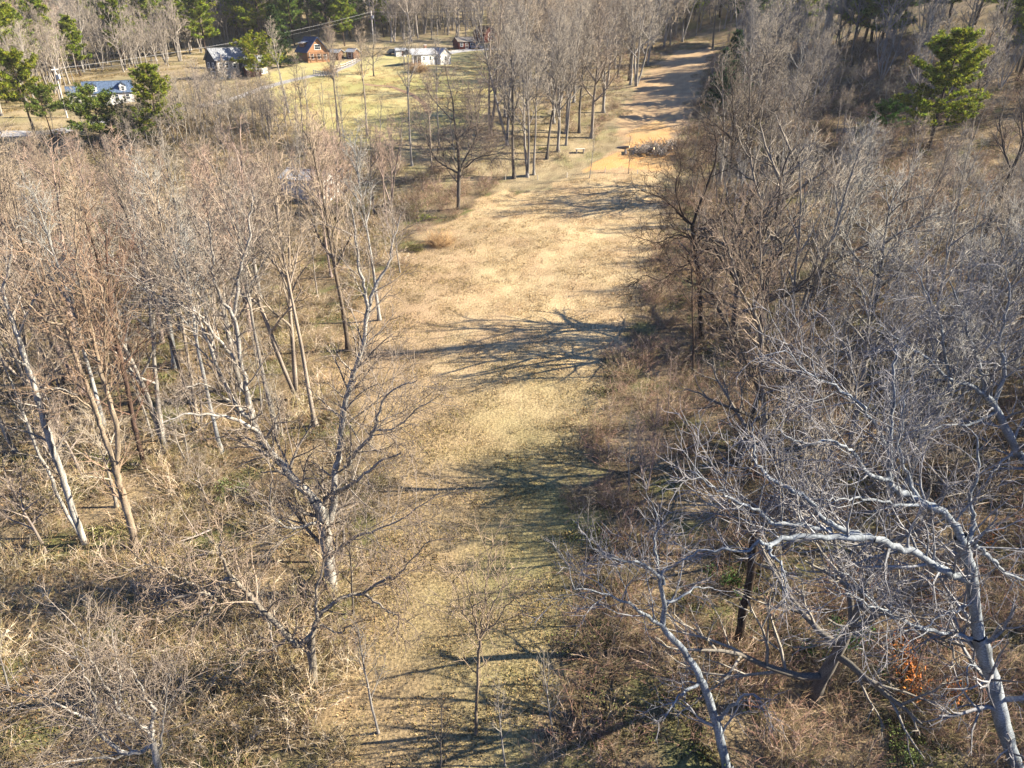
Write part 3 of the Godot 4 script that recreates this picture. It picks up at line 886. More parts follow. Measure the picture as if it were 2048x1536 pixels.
	marks = [[Vector2(-28.4, -37.3), "the straight whitish trunk"], [Vector2(-25.0, -36.9), "the two-stemmed grey tree"], [Vector2(-31.6, -54.4), "the dark leaning trunk"], [Vector2(-11.0, -32.4), "the biggest left tree"], [Vector2(-33.8, -121.0), "the metal shed"], [Vector2(-8.6, -112.8), "the spreading bank tree"], [Vector2(-10.2, -98.6), "the rounded field-edge bush"], [Vector2(-86.5, -164.1), "the blue-roofed house"], [Vector2(-69.9, -190.7), "the dark blue house"], [Vector2(-55.6, -217.9), "the log house"], [Vector2(-23.7, -212.5), "the white cottage"], [Vector2(-8.7, -255.6), "the red barn"], [Vector2(-44.0, -250.3), "the middle utility pole"],
		[Vector2(12.4, -134.5), "the bench"], [Vector2(24.5, -134.1), "the brush pile"], [Vector2(28.5, -176.8), "the wide-crowned track tree"], [Vector2(57.4, -224.9), "the tree atop the track"], [Vector2(19.6, -67.4), "the gnarled field-edge tree"], [Vector2(33.7, -112.6), "the heavy-limbed dark tree"], [Vector2(18.4, -43.1), "the V-forked tree"], [Vector2(28.7, -66.6), "the grey stem fan"], [Vector2(73.7, -128.4), "the big sunlit pine"], [Vector2(12.0, -27.1), "the ivy-brown snag"], [Vector2(37.2, -38.9), "the right-edge oak"], [Vector2(44.0, -79.2), "the pale three-stemmed tree"], [Vector2(60.4, -89.5), "the tall dark pole tree"], [Vector2(2.7, -125.7), "the double trunk"], [Vector2(-91.3, -143.2), "the umbrella pine"], [Vector2(-69.9, -95.9), "the left edge's far end"], [Vector2(-61.6, -206.1), "the cone-shaped cedar"], [Vector2(-106.4, -190.7), "the lone olive pine"], [Vector2(-42.0, -259.0), "the bright yellow-green pine"], [Vector2(-103.6, -255.9), "the woods behind the dark blue house"], [Vector2(67.9, -205.6), "the thin yellow pine"], [Vector2(102.3, -167.0), "the upper right corner"], [Vector2(-161.3, -265.5), "the upper left corner"]]
	lay_ground()
	village()
	trees_traced()
	evergreens()
	trees_copied()
	small_things()
	low_growth()

# ---------------------------------------------------------------- ground
func lines(parts: Array) -> PackedFloat32Array:
	var out := PackedFloat32Array()
	for p in parts:
		var x: float = p[0]
		while (x < p[1] - 1e-4 if p[2] > 0 else x > p[1] + 1e-4):
			out.append(x)
			x += p[2]
	return out

func ground_color(p: Vector2) -> Color:
	var n1 := rough.get_noise_2d(p.x * 6, p.y * 6) + 0.5
	var n2 := rough.get_noise_2d(p.x * 45 + 300, p.y * 45) + 0.5
	var n3 := rough.get_noise_2d(p.x * 15 - 900, p.y * 15) + 0.5
	var d := -p.y
	var litter := Color(0.12, 0.092, 0.056).lerp(Color(0.215, 0.165, 0.10), clampf(n1 * 0.5 + n2 * 0.5, 0, 1))
	litter = litter.lerp(Color(0.13, 0.14, 0.05), smoothstep(0.6, 0.85, n3) * 0.7)
	litter = litter.lerp(Color(0.38, 0.29, 0.17), smoothstep(0.55, 0.85, 1 - n3) * 0.6)
	var out := litter
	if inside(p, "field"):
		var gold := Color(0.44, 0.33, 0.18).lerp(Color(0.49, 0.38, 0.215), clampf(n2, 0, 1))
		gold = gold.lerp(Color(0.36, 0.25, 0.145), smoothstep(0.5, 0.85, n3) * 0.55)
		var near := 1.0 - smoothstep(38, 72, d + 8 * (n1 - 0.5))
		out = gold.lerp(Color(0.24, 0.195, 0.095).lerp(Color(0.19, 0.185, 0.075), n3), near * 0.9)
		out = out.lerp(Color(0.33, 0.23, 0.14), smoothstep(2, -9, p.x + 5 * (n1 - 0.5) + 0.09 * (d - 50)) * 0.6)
	elif inside(p, "soil"):
		out = Color(0.54, 0.28, 0.095).lerp(Color(0.50, 0.35, 0.17), clampf(n1 * 0.6 + n2 * 0.5, 0, 1))
	elif inside(p, "track"):
		out = Color(0.44, 0.32, 0.18).lerp(Color(0.30, 0.205, 0.12), clampf(n2, 0, 1))
	elif inside(p, "lawn"):
		out = Color(0.33, 0.30, 0.115).lerp(Color(0.41, 0.35, 0.18), n2)
	elif inside(p, "meadow"):
		out = Color(0.43, 0.36, 0.17).lerp(Color(0.31, 0.29, 0.11), clampf(n1 * 1.3 - 0.1, 0, 1))
	elif d > 120 and p.x < 35:
		out = litter.lerp(Color(0.40, 0.33, 0.19), 0.5 * n2 + 0.15)
	return out

func lay_ground() -> void:
	var xs := lines([[-460, -84, 8.0], [-84, 92, 0.8], [92, 470, 8.0]])
	var zs := lines([[60, -4, -8.0], [-4, -150, -0.8], [-150, -262, -1.6], [-262, -640, -9.0]])
	var b := Shape.new()
	for z in zs:
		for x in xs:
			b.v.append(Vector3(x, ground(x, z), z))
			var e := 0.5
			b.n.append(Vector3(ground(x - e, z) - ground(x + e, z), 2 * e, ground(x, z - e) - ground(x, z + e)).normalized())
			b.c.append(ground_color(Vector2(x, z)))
	var w := xs.size()
	for r in zs.size() - 1:
		for k in w - 1:
			var p := r * w + k
			b.i.append_array(PackedInt32Array([p, p + w, p + w + 1, p, p + w + 1, p + 1]))
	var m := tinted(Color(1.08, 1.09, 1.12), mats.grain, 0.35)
	m.uv1_world_triplanar = true
	m.heightmap_enabled = true
	m.heightmap_texture = mats.grain
	m.heightmap_scale = 9
	var g := part("ground", b.done(m), self)
	g.set_meta("kind", "structure")
	strip("road", [Vector2(-110.6, -144.5), Vector2(-95.5, -143.4), Vector2(-88.2, -144.2), Vector2(-82.6, -148.8), Vector2(-74.7, -151.1), Vector2(-67.3, -158.5), Vector2(-60.5, -166.4), Vector2(-56.1, -178.0)], 3.6, Color(0.40, 0.40, 0.41))
	strip("drive", [Vector2(-56.1, -178.0), Vector2(-53.4, -185.5), Vector2(-49.5, -191.9), Vector2(-45.9, -195.0), Vector2(-44.5, -213.9), Vector2(-43.5, -220.2)], 3.0, Color(0.33, 0.32, 0.31))
	strip("gravel_yard", [Vector2(-19.5, -232.5), Vector2(-15.0, -237.3), Vector2(-9.8, -240.2), Vector2(-3.7, -242.0)], 6.0, Color(0.56, 0.55, 0.53))
	strip("path", [Vector2(-34.6, -180.9), Vector2(-26.7, -175.2), Vector2(-20.0, -165.3), Vector2(-16.8, -154.3)], 1.6, Color(0.30, 0.20, 0.13))

func strip(called: String, line: Array, width: float, col: Color) -> void:
	var raw := []
	for p in line: raw.append(Vector3(p.x, 0, p.y))
	var c := curve_through(raw, 0.0)
	var fine := PackedVector3Array()
	for k in c.size() - 1:
		for j in 6: fine.append(c[k].lerp(c[k + 1], j / 6.0))
	var b := Shape.new()
	for k in fine.size():
		var t := (fine[mini(k + 1, fine.size() - 1)] - fine[maxi(k - 1, 0)]).normalized()
		var s := Vector3(-t.z, 0, t.x)
		for j in 7:
			var q := fine[k] + s * width * (j / 6.0 - 0.5)
			b.v.append(Vector3(q.x, ground(q.x, q.z) + (0.07 if j % 6 else -0.1), q.z))
			b.n.append(Vector3.UP)
			b.c.append(col * (0.92 if j == 3 else 1.0))
	for k in fine.size() - 1:
		for j in 6:
			var p := k * 7 + j
			b.i.append_array(PackedInt32Array([p, p + 7, p + 8, p, p + 8, p + 1]))
	var o := part(called, b.done(tinted(Color.WHITE, mats.grain, 0.4)), self)
	o.set_meta("kind", "structure")

# ---------------------------------------------------------------- trees that stand out
func trees_traced() -> void:
	var pale := kind(Color(0.58, 0.56, 0.52), Color(0.36, 0.30, 0.25), {"fine": true, "deep": 2, "twigs": 8, "thin": 0.013, "wob": 0.15})
	var tan_ := kind(Color(0.40, 0.36, 0.30), Color(0.36, 0.28, 0.22), {"fine": true, "thin": 0.016, "wob": 0.17})
	var dark := kind(Color(0.16, 0.13, 0.11), Color(0.24, 0.18, 0.145), {"fine": true, "thin": 0.016, "wob": 0.22, "up": 0.02})
	var oak := kind(Color(0.38, 0.43, 0.48), Color(0.36, 0.35, 0.365), {"fine": true, "thin": 0.012, "wob": 0.26, "up": 0.02, "kids": [7, 6, 5], "twigs": 6})
	var w: Material = mats.wood

	portrait("bare_tree", "straight whitish trunk leaning left at the far left edge", Vector2(-28.4, -37.3), w, [
		[[Vector3(0.00, 0.00, 0.00), Vector3(-0.11, 2.23, 0.00), Vector3(0.01, 5.48, 0.00), Vector3(0.00, 7.71, 0.00), Vector3(0.06, 9.76, 0.00), Vector3(0.16, 11.47, 0.00)], 0.33, 0.27, "trunk"],
		[[Vector3(0.16, 11.47, 0.00), Vector3(0.06, 13.48, -0.17), Vector3(-0.02, 14.86, -0.33), Vector3(-0.17, 16.24, -0.50), Vector3(-0.23, 17.59, -0.67), Vector3(0.34, 18.64, -0.83), Vector3(0.84, 20.02, -1.00)], 0.26, 0.09, "trunk"],
		[[Vector3(0.24, 15.00, 0.00), Vector3(1.62, 16.71, 0.33), Vector3(2.98, 18.17, 0.67), Vector3(4.05, 19.51, 1.00)], 0.13, 0.05, "limb"],
		[[Vector3(0.13, 13.11, 0.00), Vector3(0.12, 13.96, 0.67), Vector3(0.19, 15.03, 1.33), Vector3(0.19, 16.21, 2.00)], 0.12, 0.05, "limb"],
		[[Vector3(0.16, 11.47, 0.00), Vector3(0.62, 11.15, -1.00), Vector3(1.16, 10.14, -2.00)], 0.1, 0.04, "limb"]], pale, 11, 0.9, 3.0)
	portrait("bare_tree", "thin pale stem rising beside the straight whitish trunk", Vector2(-29.4, -38.3), w, [
		[[Vector3(0.00, 0.00, 0.00), Vector3(-0.46, 3.11, 0.00), Vector3(-0.56, 5.09, 0.00), Vector3(-0.78, 6.73, 0.00), Vector3(-0.79, 8.83, 0.00), Vector3(-0.88, 9.86, 0.00)], 0.17, 0.12, "trunk"],
		[[Vector3(-0.88, 9.86, 0.00), Vector3(-0.63, 10.62, 0.25), Vector3(-0.47, 11.77, 0.50), Vector3(-0.37, 12.79, 0.75), Vector3(-0.19, 14.29, 1.00)], 0.12, 0.05, "trunk"],
		[[Vector3(-0.79, 8.83, 0.00), Vector3(-0.76, 10.27, 1.00), Vector3(-0.87, 11.56, 2.00)], 0.07, 0.03, "limb"]], pale, 12, 0.9, 2.2)
	portrait("bare_tree", "grey tree forking into two tall stems left of the brown trunk", Vector2(-25.0, -36.9), mats.tan_wood, [
		[[Vector3(0.00, 0.00, 0.00), Vector3(0.27, 1.77, 0.00), Vector3(0.28, 3.91, 0.00), Vector3(0.32, 5.82, 0.00), Vector3(0.39, 6.49, 0.00)], 0.38, 0.32, "trunk"],
		[[Vector3(0.39, 6.49, 0.00), Vector3(0.37, 8.38, 0.14), Vector3(0.42, 10.33, 0.29), Vector3(0.46, 12.16, 0.43), Vector3(0.40, 13.85, 0.57), Vector3(0.40, 16.01, 0.71), Vector3(0.24, 18.08, 0.86), Vector3(0.37, 19.83, 1.00)], 0.27, 0.07, "trunk"],
		[[Vector3(0.43, 6.26, 0.00), Vector3(1.02, 8.58, -0.17), Vector3(1.01, 11.31, -0.33), Vector3(0.89, 12.87, -0.50), Vector3(0.85, 13.60, -0.67), Vector3(0.91, 16.20, -0.83), Vector3(0.88, 18.44, -1.00)], 0.25, 0.12, "trunk"],
		[[Vector3(0.88, 18.44, -1.00), Vector3(1.12, 20.55, -1.33), Vector3(1.39, 21.80, -1.67), Vector3(1.64, 23.14, -2.00)], 0.12, 0.04, "limb"],
		[[Vector3(0.57, 11.16, -1.00), Vector3(1.61, 14.10, -0.33), Vector3(2.50, 16.21, 0.33), Vector3(3.42, 18.74, 1.00)], 0.14, 0.06, "limb"],
		[[Vector3(0.23, 10.17, 0.00), Vector3(0.17, 11.55, 1.00), Vector3(-0.09, 12.66, 2.00), Vector3(-0.41, 13.30, 3.00)], 0.12, 0.04, "limb"],
		[[Vector3(0.59, 16.13, 1.00), Vector3(-0.13, 16.61, 1.33), Vector3(-0.61, 17.87, 1.67), Vector3(-0.89, 18.81, 2.00)], 0.11, 0.04, "limb"],
		[[Vector3(0.62, 15.00, 1.00), Vector3(1.62, 16.28, 0.50), Vector3(2.45, 17.84, 0.00)], 0.10, 0.04, "limb"]], tan_, 13, 1.0, 3.2)
	portrait("bare_tree", "dark brown straight trunk right of the two-stemmed grey tree", Vector2(-29.1, -47.2), mats.rosy_wood, [
		[[Vector3(-0.00, -0.00, 0.00), Vector3(-0.04, 2.13, 0.00), Vector3(0.23, 6.10, 0.00), Vector3(0.44, 9.66, 0.00), Vector3(0.42, 10.46, 0.00)], 0.3, 0.24, "trunk"],
		[[Vector3(0.42, 10.46, 0.00), Vector3(0.73, 13.76, 0.00), Vector3(1.20, 15.99, 0.00), Vector3(1.70, 18.44, 0.00)], 0.23, 0.08, "trunk"],
		[[Vector3(0.60, 12.29, 0.00), Vector3(0.78, 14.53, 1.00), Vector3(1.28, 16.98, 2.00)], 0.12, 0.04, "limb"],
		[[Vector3(0.73, 13.76, 0.00), Vector3(1.36, 15.30, -1.00), Vector3(2.03, 16.82, -2.00)], 0.11, 0.04, "limb"]], dark, 14, 1.2, 3.5)
	portrait("bare_tree", "dark leaning trunk above the bramble left of the big forked tree", Vector2(-31.6, -54.4), mats.dark_wood, [
		[[Vector3(0.00, 0.00, 0.00), Vector3(-0.03, 3.27, 0.00), Vector3(-0.44, 6.02, 0.00), Vector3(-0.59, 7.95, 0.00), Vector3(-0.93, 10.56, 0.00)], 0.32, 0.24, "trunk"],
		[[Vector3(-0.93, 10.56, 0.00), Vector3(-0.99, 12.93, 0.33), Vector3(-0.73, 15.47, 0.67), Vector3(-0.67, 17.89, 1.00)], 0.22, 0.06, "trunk"],
		[[Vector3(-0.74, 9.02, 0.00), Vector3(0.30, 10.87, -0.67), Vector3(1.69, 13.21, -1.33), Vector3(2.33, 15.51, -2.00)], 0.14, 0.05, "limb"]], dark, 15, 1.2, 3.5)
	portrait("bare_tree", "biggest tree in the left woods, its pale limbs fanning over brambles", Vector2(-11.0, -32.4), w, [
		[[Vector3(0.12, 0.00, 0.00), Vector3(0.21, 2.51, 0.00), Vector3(0.27, 4.72, 0.00), Vector3(0.21, 6.13, 0.00), Vector3(-0.12, 6.82, 0.00)], 0.58, 0.46, "trunk"],
		[[Vector3(-0.12, 6.82, 0.00), Vector3(-1.17, 8.95, 0.33), Vector3(-2.00, 11.05, 0.67), Vector3(-2.28, 12.65, 1.00)], 0.40, 0.30, "limb"],
		[[Vector3(-2.28, 12.65, 1.00), Vector3(-2.21, 13.98, 1.00), Vector3(-2.22, 16.47, 1.00), Vector3(-2.21, 18.18, 1.00)], 0.24, 0.16, "limb"],
		[[Vector3(-2.21, 18.18, 1.00), Vector3(-2.51, 19.22, 1.25), Vector3(-2.58, 20.10, 1.50), Vector3(-2.28, 21.62, 1.75), Vector3(-2.13, 23.01, 2.00)], 0.15, 0.05, "limb"],
		[[Vector3(-2.21, 18.18, 1.00), Vector3(-1.57, 20.31, 0.75), Vector3(-1.06, 21.63, 0.50), Vector3(-0.90, 22.80, 0.25), Vector3(-0.68, 23.65, 0.00)], 0.14, 0.05, "limb"],
		[[Vector3(-2.28, 12.65, 1.00), Vector3(-2.93, 13.77, 1.20), Vector3(-3.37, 16.65, 1.40), Vector3(-3.67, 18.42, 1.60), Vector3(-3.77, 20.21, 1.80), Vector3(-3.86, 21.69, 2.00)], 0.20, 0.05, "limb"],
		[[Vector3(-2.52, 15.91, 1.00), Vector3(-3.18, 17.70, 1.50), Vector3(-3.44, 18.77, 2.00), Vector3(-4.48, 19.61, 2.50), Vector3(-5.53, 21.04, 3.00)], 0.13, 0.04, "limb"],
		[[Vector3(-2.13, 11.89, 1.00), Vector3(-3.10, 13.11, 1.75), Vector3(-3.80, 13.73, 2.50), Vector3(-4.68, 14.05, 3.25), Vector3(-5.30, 14.00, 4.00)], 0.16, 0.05, "limb"],
		[[Vector3(-2.91, 12.56, 0.00), Vector3(-3.58, 13.98, 1.00), Vector3(-3.74, 15.05, 2.00), Vector3(-4.21, 15.43, 3.00)], 0.12, 0.04, "limb"],
		[[Vector3(0.27, 4.72, 0.00), Vector3(0.63, 5.31, -0.33), Vector3(1.01, 7.53, -0.67), Vector3(1.51, 9.70, -1.00)], 0.40, 0.30, "limb"],
		[[Vector3(1.51, 9.70, -1.00), Vector3(1.92, 11.95, -1.00), Vector3(2.57, 13.81, -1.00), Vector3(3.27, 15.57, -1.00), Vector3(3.75, 17.71, -1.00)], 0.28, 0.18, "limb"],
		[[Vector3(3.75, 17.71, -1.00), Vector3(3.74, 18.74, -1.00), Vector3(3.52, 20.24, -1.00), Vector3(3.52, 22.15, -1.00), Vector3(3.46, 23.20, -1.00)], 0.15, 0.04, "limb"],
		[[Vector3(3.75, 17.71, -1.00), Vector3(4.21, 18.86, -1.25), Vector3(4.94, 20.09, -1.50), Vector3(5.16, 21.00, -1.75), Vector3(5.59, 22.26, -2.00)], 0.14, 0.04, "limb"],
		[[Vector3(1.61, 8.28, -1.00), Vector3(2.19, 9.20, -0.67), Vector3(3.05, 10.34, -0.33), Vector3(3.68, 11.32, 0.00), Vector3(4.24, 12.93, 0.33), Vector3(4.83, 13.92, 0.67), Vector3(6.29, 14.79, 1.00)], 0.22, 0.05, "limb"],
		[[Vector3(3.45, 10.73, -1.00), Vector3(4.71, 11.11, -0.67), Vector3(5.90, 12.38, -0.33), Vector3(7.30, 13.45, 0.00)], 0.11, 0.03, "limb"],
		[[Vector3(0.89, 6.61, -1.00), Vector3(1.94, 7.48, -0.50), Vector3(2.73, 8.36, 0.00), Vector3(3.89, 9.64, 0.50), Vector3(5.17, 10.52, 1.00)], 0.20, 0.10, "limb"],
		[[Vector3(0.06, 2.51, 0.00), Vector3(0.90, 3.45, 0.40), Vector3(2.12, 4.79, 0.80), Vector3(3.47, 5.64, 1.20), Vector3(4.98, 6.67, 1.60), Vector3(7.27, 8.76, 2.00)], 0.20, 0.04, "limb"],
		[[Vector3(0.12, 5.43, 0.00), Vector3(-0.80, 5.49, 0.75), Vector3(-1.46, 6.19, 1.50), Vector3(-1.66, 7.83, 2.25), Vector3(-0.93, 10.24, 3.00)], 0.17, 0.04, "limb"]], pale, 16, 1.35, 3.4)
	portrait("bare_tree", "gnarled broken-topped tree with drooping bleached limbs, bottom left of centre", Vector2(-10.3, -25.6), w, [
		[[Vector3(0.03, 0.00, 0.00), Vector3(0.21, 1.88, 0.00), Vector3(0.35, 3.54, 0.00)], 0.34, 0.30, "trunk"],
		[[Vector3(0.35, 3.54, 0.00), Vector3(-0.23, 3.11, 0.17), Vector3(-0.62, 3.89, 0.33), Vector3(-1.13, 5.12, 0.50), Vector3(-1.59, 6.27, 0.67), Vector3(-1.96, 7.32, 0.83), Vector3(-2.26, 8.16, 1.00)], 0.26, 0.20, "limb"],
		[[Vector3(-2.26, 8.16, 1.00), Vector3(-2.85, 8.08, 1.17), Vector3(-3.23, 7.49, 1.33), Vector3(-3.67, 7.80, 1.50), Vector3(-4.75, 7.66, 1.67), Vector3(-5.54, 7.40, 1.83), Vector3(-6.41, 6.64, 2.00)], 0.20, 0.04, "limb"],
		[[Vector3(-2.26, 8.16, 1.00), Vector3(-2.35, 9.24, 1.33), Vector3(-2.24, 10.37, 1.67), Vector3(-1.74, 11.71, 2.00)], 0.14, 0.04, "limb"],
		[[Vector3(-3.42, 7.17, 1.00), Vector3(-3.81, 8.24, 1.50), Vector3(-4.27, 9.27, 2.00), Vector3(-4.89, 10.27, 2.50), Vector3(-5.65, 10.44, 3.00)], 0.12, 0.03, "limb"],
		[[Vector3(-3.31, 7.17, 1.00), Vector3(-3.33, 6.91, 1.67), Vector3(-3.79, 6.68, 2.33), Vector3(-3.85, 6.17, 3.00)], 0.10, 0.03, "limb"],
		[[Vector3(0.35, 3.54, 0.00), Vector3(0.74, 4.36, -0.25), Vector3(1.22, 4.93, -0.50), Vector3(2.00, 5.38, -0.75), Vector3(2.91, 5.37, -1.00)], 0.22, 0.15, "limb"],
		[[Vector3(2.91, 5.37, -1.00), Vector3(3.58, 6.11, -0.80), Vector3(4.24, 6.67, -0.60), Vector3(4.85, 7.04, -0.40), Vector3(5.78, 8.43, -0.20), Vector3(6.58, 9.54, 0.00)], 0.14, 0.04, "limb"],
		[[Vector3(3.03, 5.27, -1.00), Vector3(3.66, 5.26, -0.50), Vector3(4.41, 5.10, 0.00), Vector3(4.91, 5.34, 0.50), Vector3(5.63, 5.31, 1.00)], 0.11, 0.03, "limb"],
		[[Vector3(0.83, 4.61, 0.00), Vector3(0.84, 5.91, -0.33), Vector3(1.27, 7.48, -0.67), Vector3(1.66, 8.42, -1.00)], 0.13, 0.05, "limb"],
		[[Vector3(-0.76, 3.54, 0.00), Vector3(-1.48, 3.31, 0.67), Vector3(-2.12, 4.04, 1.33), Vector3(-2.64, 3.79, 2.00)], 0.11, 0.03, "limb"],
		[[Vector3(0.91, 4.28, 0.00), Vector3(1.83, 4.13, 0.33), Vector3(2.59, 4.96, 0.67), Vector3(3.10, 4.66, 1.00)], 0.10, 0.03, "limb"]], tan_, 17, 1.5, 2.4)
	portrait("bare_tree", "low many-stemmed tree with whitish bark, bottom edge left of centre", Vector2(-15.7, -20.1), w, [
		[[Vector3(0.00, 0.00, 0.00), Vector3(0.21, 1.89, 0.00), Vector3(0.36, 3.21, 0.00)], 0.26, 0.2, "trunk"],
		[[Vector3(0.28, 2.88, 0.00), Vector3(-0.72, 2.59, 0.17), Vector3(-1.28, 3.60, 0.33), Vector3(-1.45, 4.82, 0.50), Vector3(-1.80, 5.75, 0.67), Vector3(-2.63, 6.89, 0.83), Vector3(-3.39, 7.35, 1.00)], 0.17, 0.03, "limb"],
		[[Vector3(0.36, 3.21, 0.00), Vector3(0.30, 3.72, 0.00), Vector3(-0.16, 4.60, 0.00), Vector3(-0.62, 5.12, 0.00), Vector3(-0.73, 6.37, 0.00), Vector3(-1.02, 8.00, 0.00), Vector3(-1.09, 9.88, 0.00)], 0.16, 0.03, "limb"],
		[[Vector3(0.43, 3.53, 0.00), Vector3(0.45, 4.12, -0.20), Vector3(0.57, 4.74, -0.40), Vector3(0.20, 5.44, -0.60), Vector3(-0.09, 6.46, -0.80), Vector3(0.06, 7.74, -1.00)], 0.15, 0.03, "limb"],
		[[Vector3(-1.89, 4.16, 0.00), Vector3(-1.31, 5.70, 0.25), Vector3(-1.06, 6.89, 0.50), Vector3(-0.82, 8.30, 0.75), Vector3(-0.61, 9.64, 1.00)], 0.10, 0.03, "limb"],
		[[Vector3(-0.86, 2.36, 0.00), Vector3(-1.18, 3.00, 0.67), Vector3(-2.06, 3.79, 1.33), Vector3(-2.90, 4.44, 2.00)], 0.09, 0.03, "limb"],
		[[Vector3(0.21, 1.89, 0.00), Vector3(0.68, 3.40, -0.33), Vector3(1.01, 4.87, -0.67), Vector3(1.35, 6.29, -1.00)], 0.09, 0.03, "limb"],
		[[Vector3(-0.62, 5.12, 0.00), Vector3(-0.45, 6.18, -0.33), Vector3(-0.51, 7.25, -0.67), Vector3(-0.48, 8.58, -1.00)], 0.09, 0.03, "limb"]], pale, 18, 1.7, 2.2)
	portrait("bare_tree", "small dark fan-crowned tree alone in the middle of the lower field", Vector2(-1.7, -22.3), mats.tan_wood, [
		[[Vector3(-0.02, 0.00, 0.00), Vector3(0.11, 2.92, 0.00), Vector3(0.23, 4.95, 0.00), Vector3(0.32, 6.19, 0.00)], 0.13, 0.10, "trunk"],
		[[Vector3(0.32, 6.19, 0.00), Vector3(0.18, 7.30, 0.25), Vector3(0.10, 8.31, 0.50), Vector3(-0.04, 9.71, 0.75), Vector3(-0.18, 10.97, 1.00)], 0.09, 0.03, "limb"],
		[[Vector3(0.32, 6.19, 0.00), Vector3(0.69, 7.08, -0.25), Vector3(0.95, 7.92, -0.50), Vector3(1.23, 8.30, -0.75), Vector3(1.87, 8.91, -1.00)], 0.09, 0.03, "limb"],
		[[Vector3(0.36, 6.31, 0.00), Vector3(0.48, 7.57, -0.33), Vector3(0.71, 9.21, -0.67), Vector3(0.92, 10.93, -1.00)], 0.08, 0.03, "limb"],
		[[Vector3(0.33, 6.75, 0.00), Vector3(-0.12, 7.67, 0.33), Vector3(-0.46, 9.10, 0.67), Vector3(-0.59, 10.46, 1.00)], 0.06, 0.02, "limb"],
		[[Vector3(0.41, 6.60, 0.00), Vector3(0.94, 7.72, 0.67), Vector3(1.47, 9.48, 1.33), Vector3(2.05, 10.63, 2.00)], 0.06, 0.02, "limb"]], kind(Color(0.34, 0.3, 0.25), Color(0.42, 0.36, 0.29), {"fine": true, "thin": 0.013, "twigs": 4, "kids": [6, 5, 3], "up": 0.1}), 19, 1.3, 1.9)

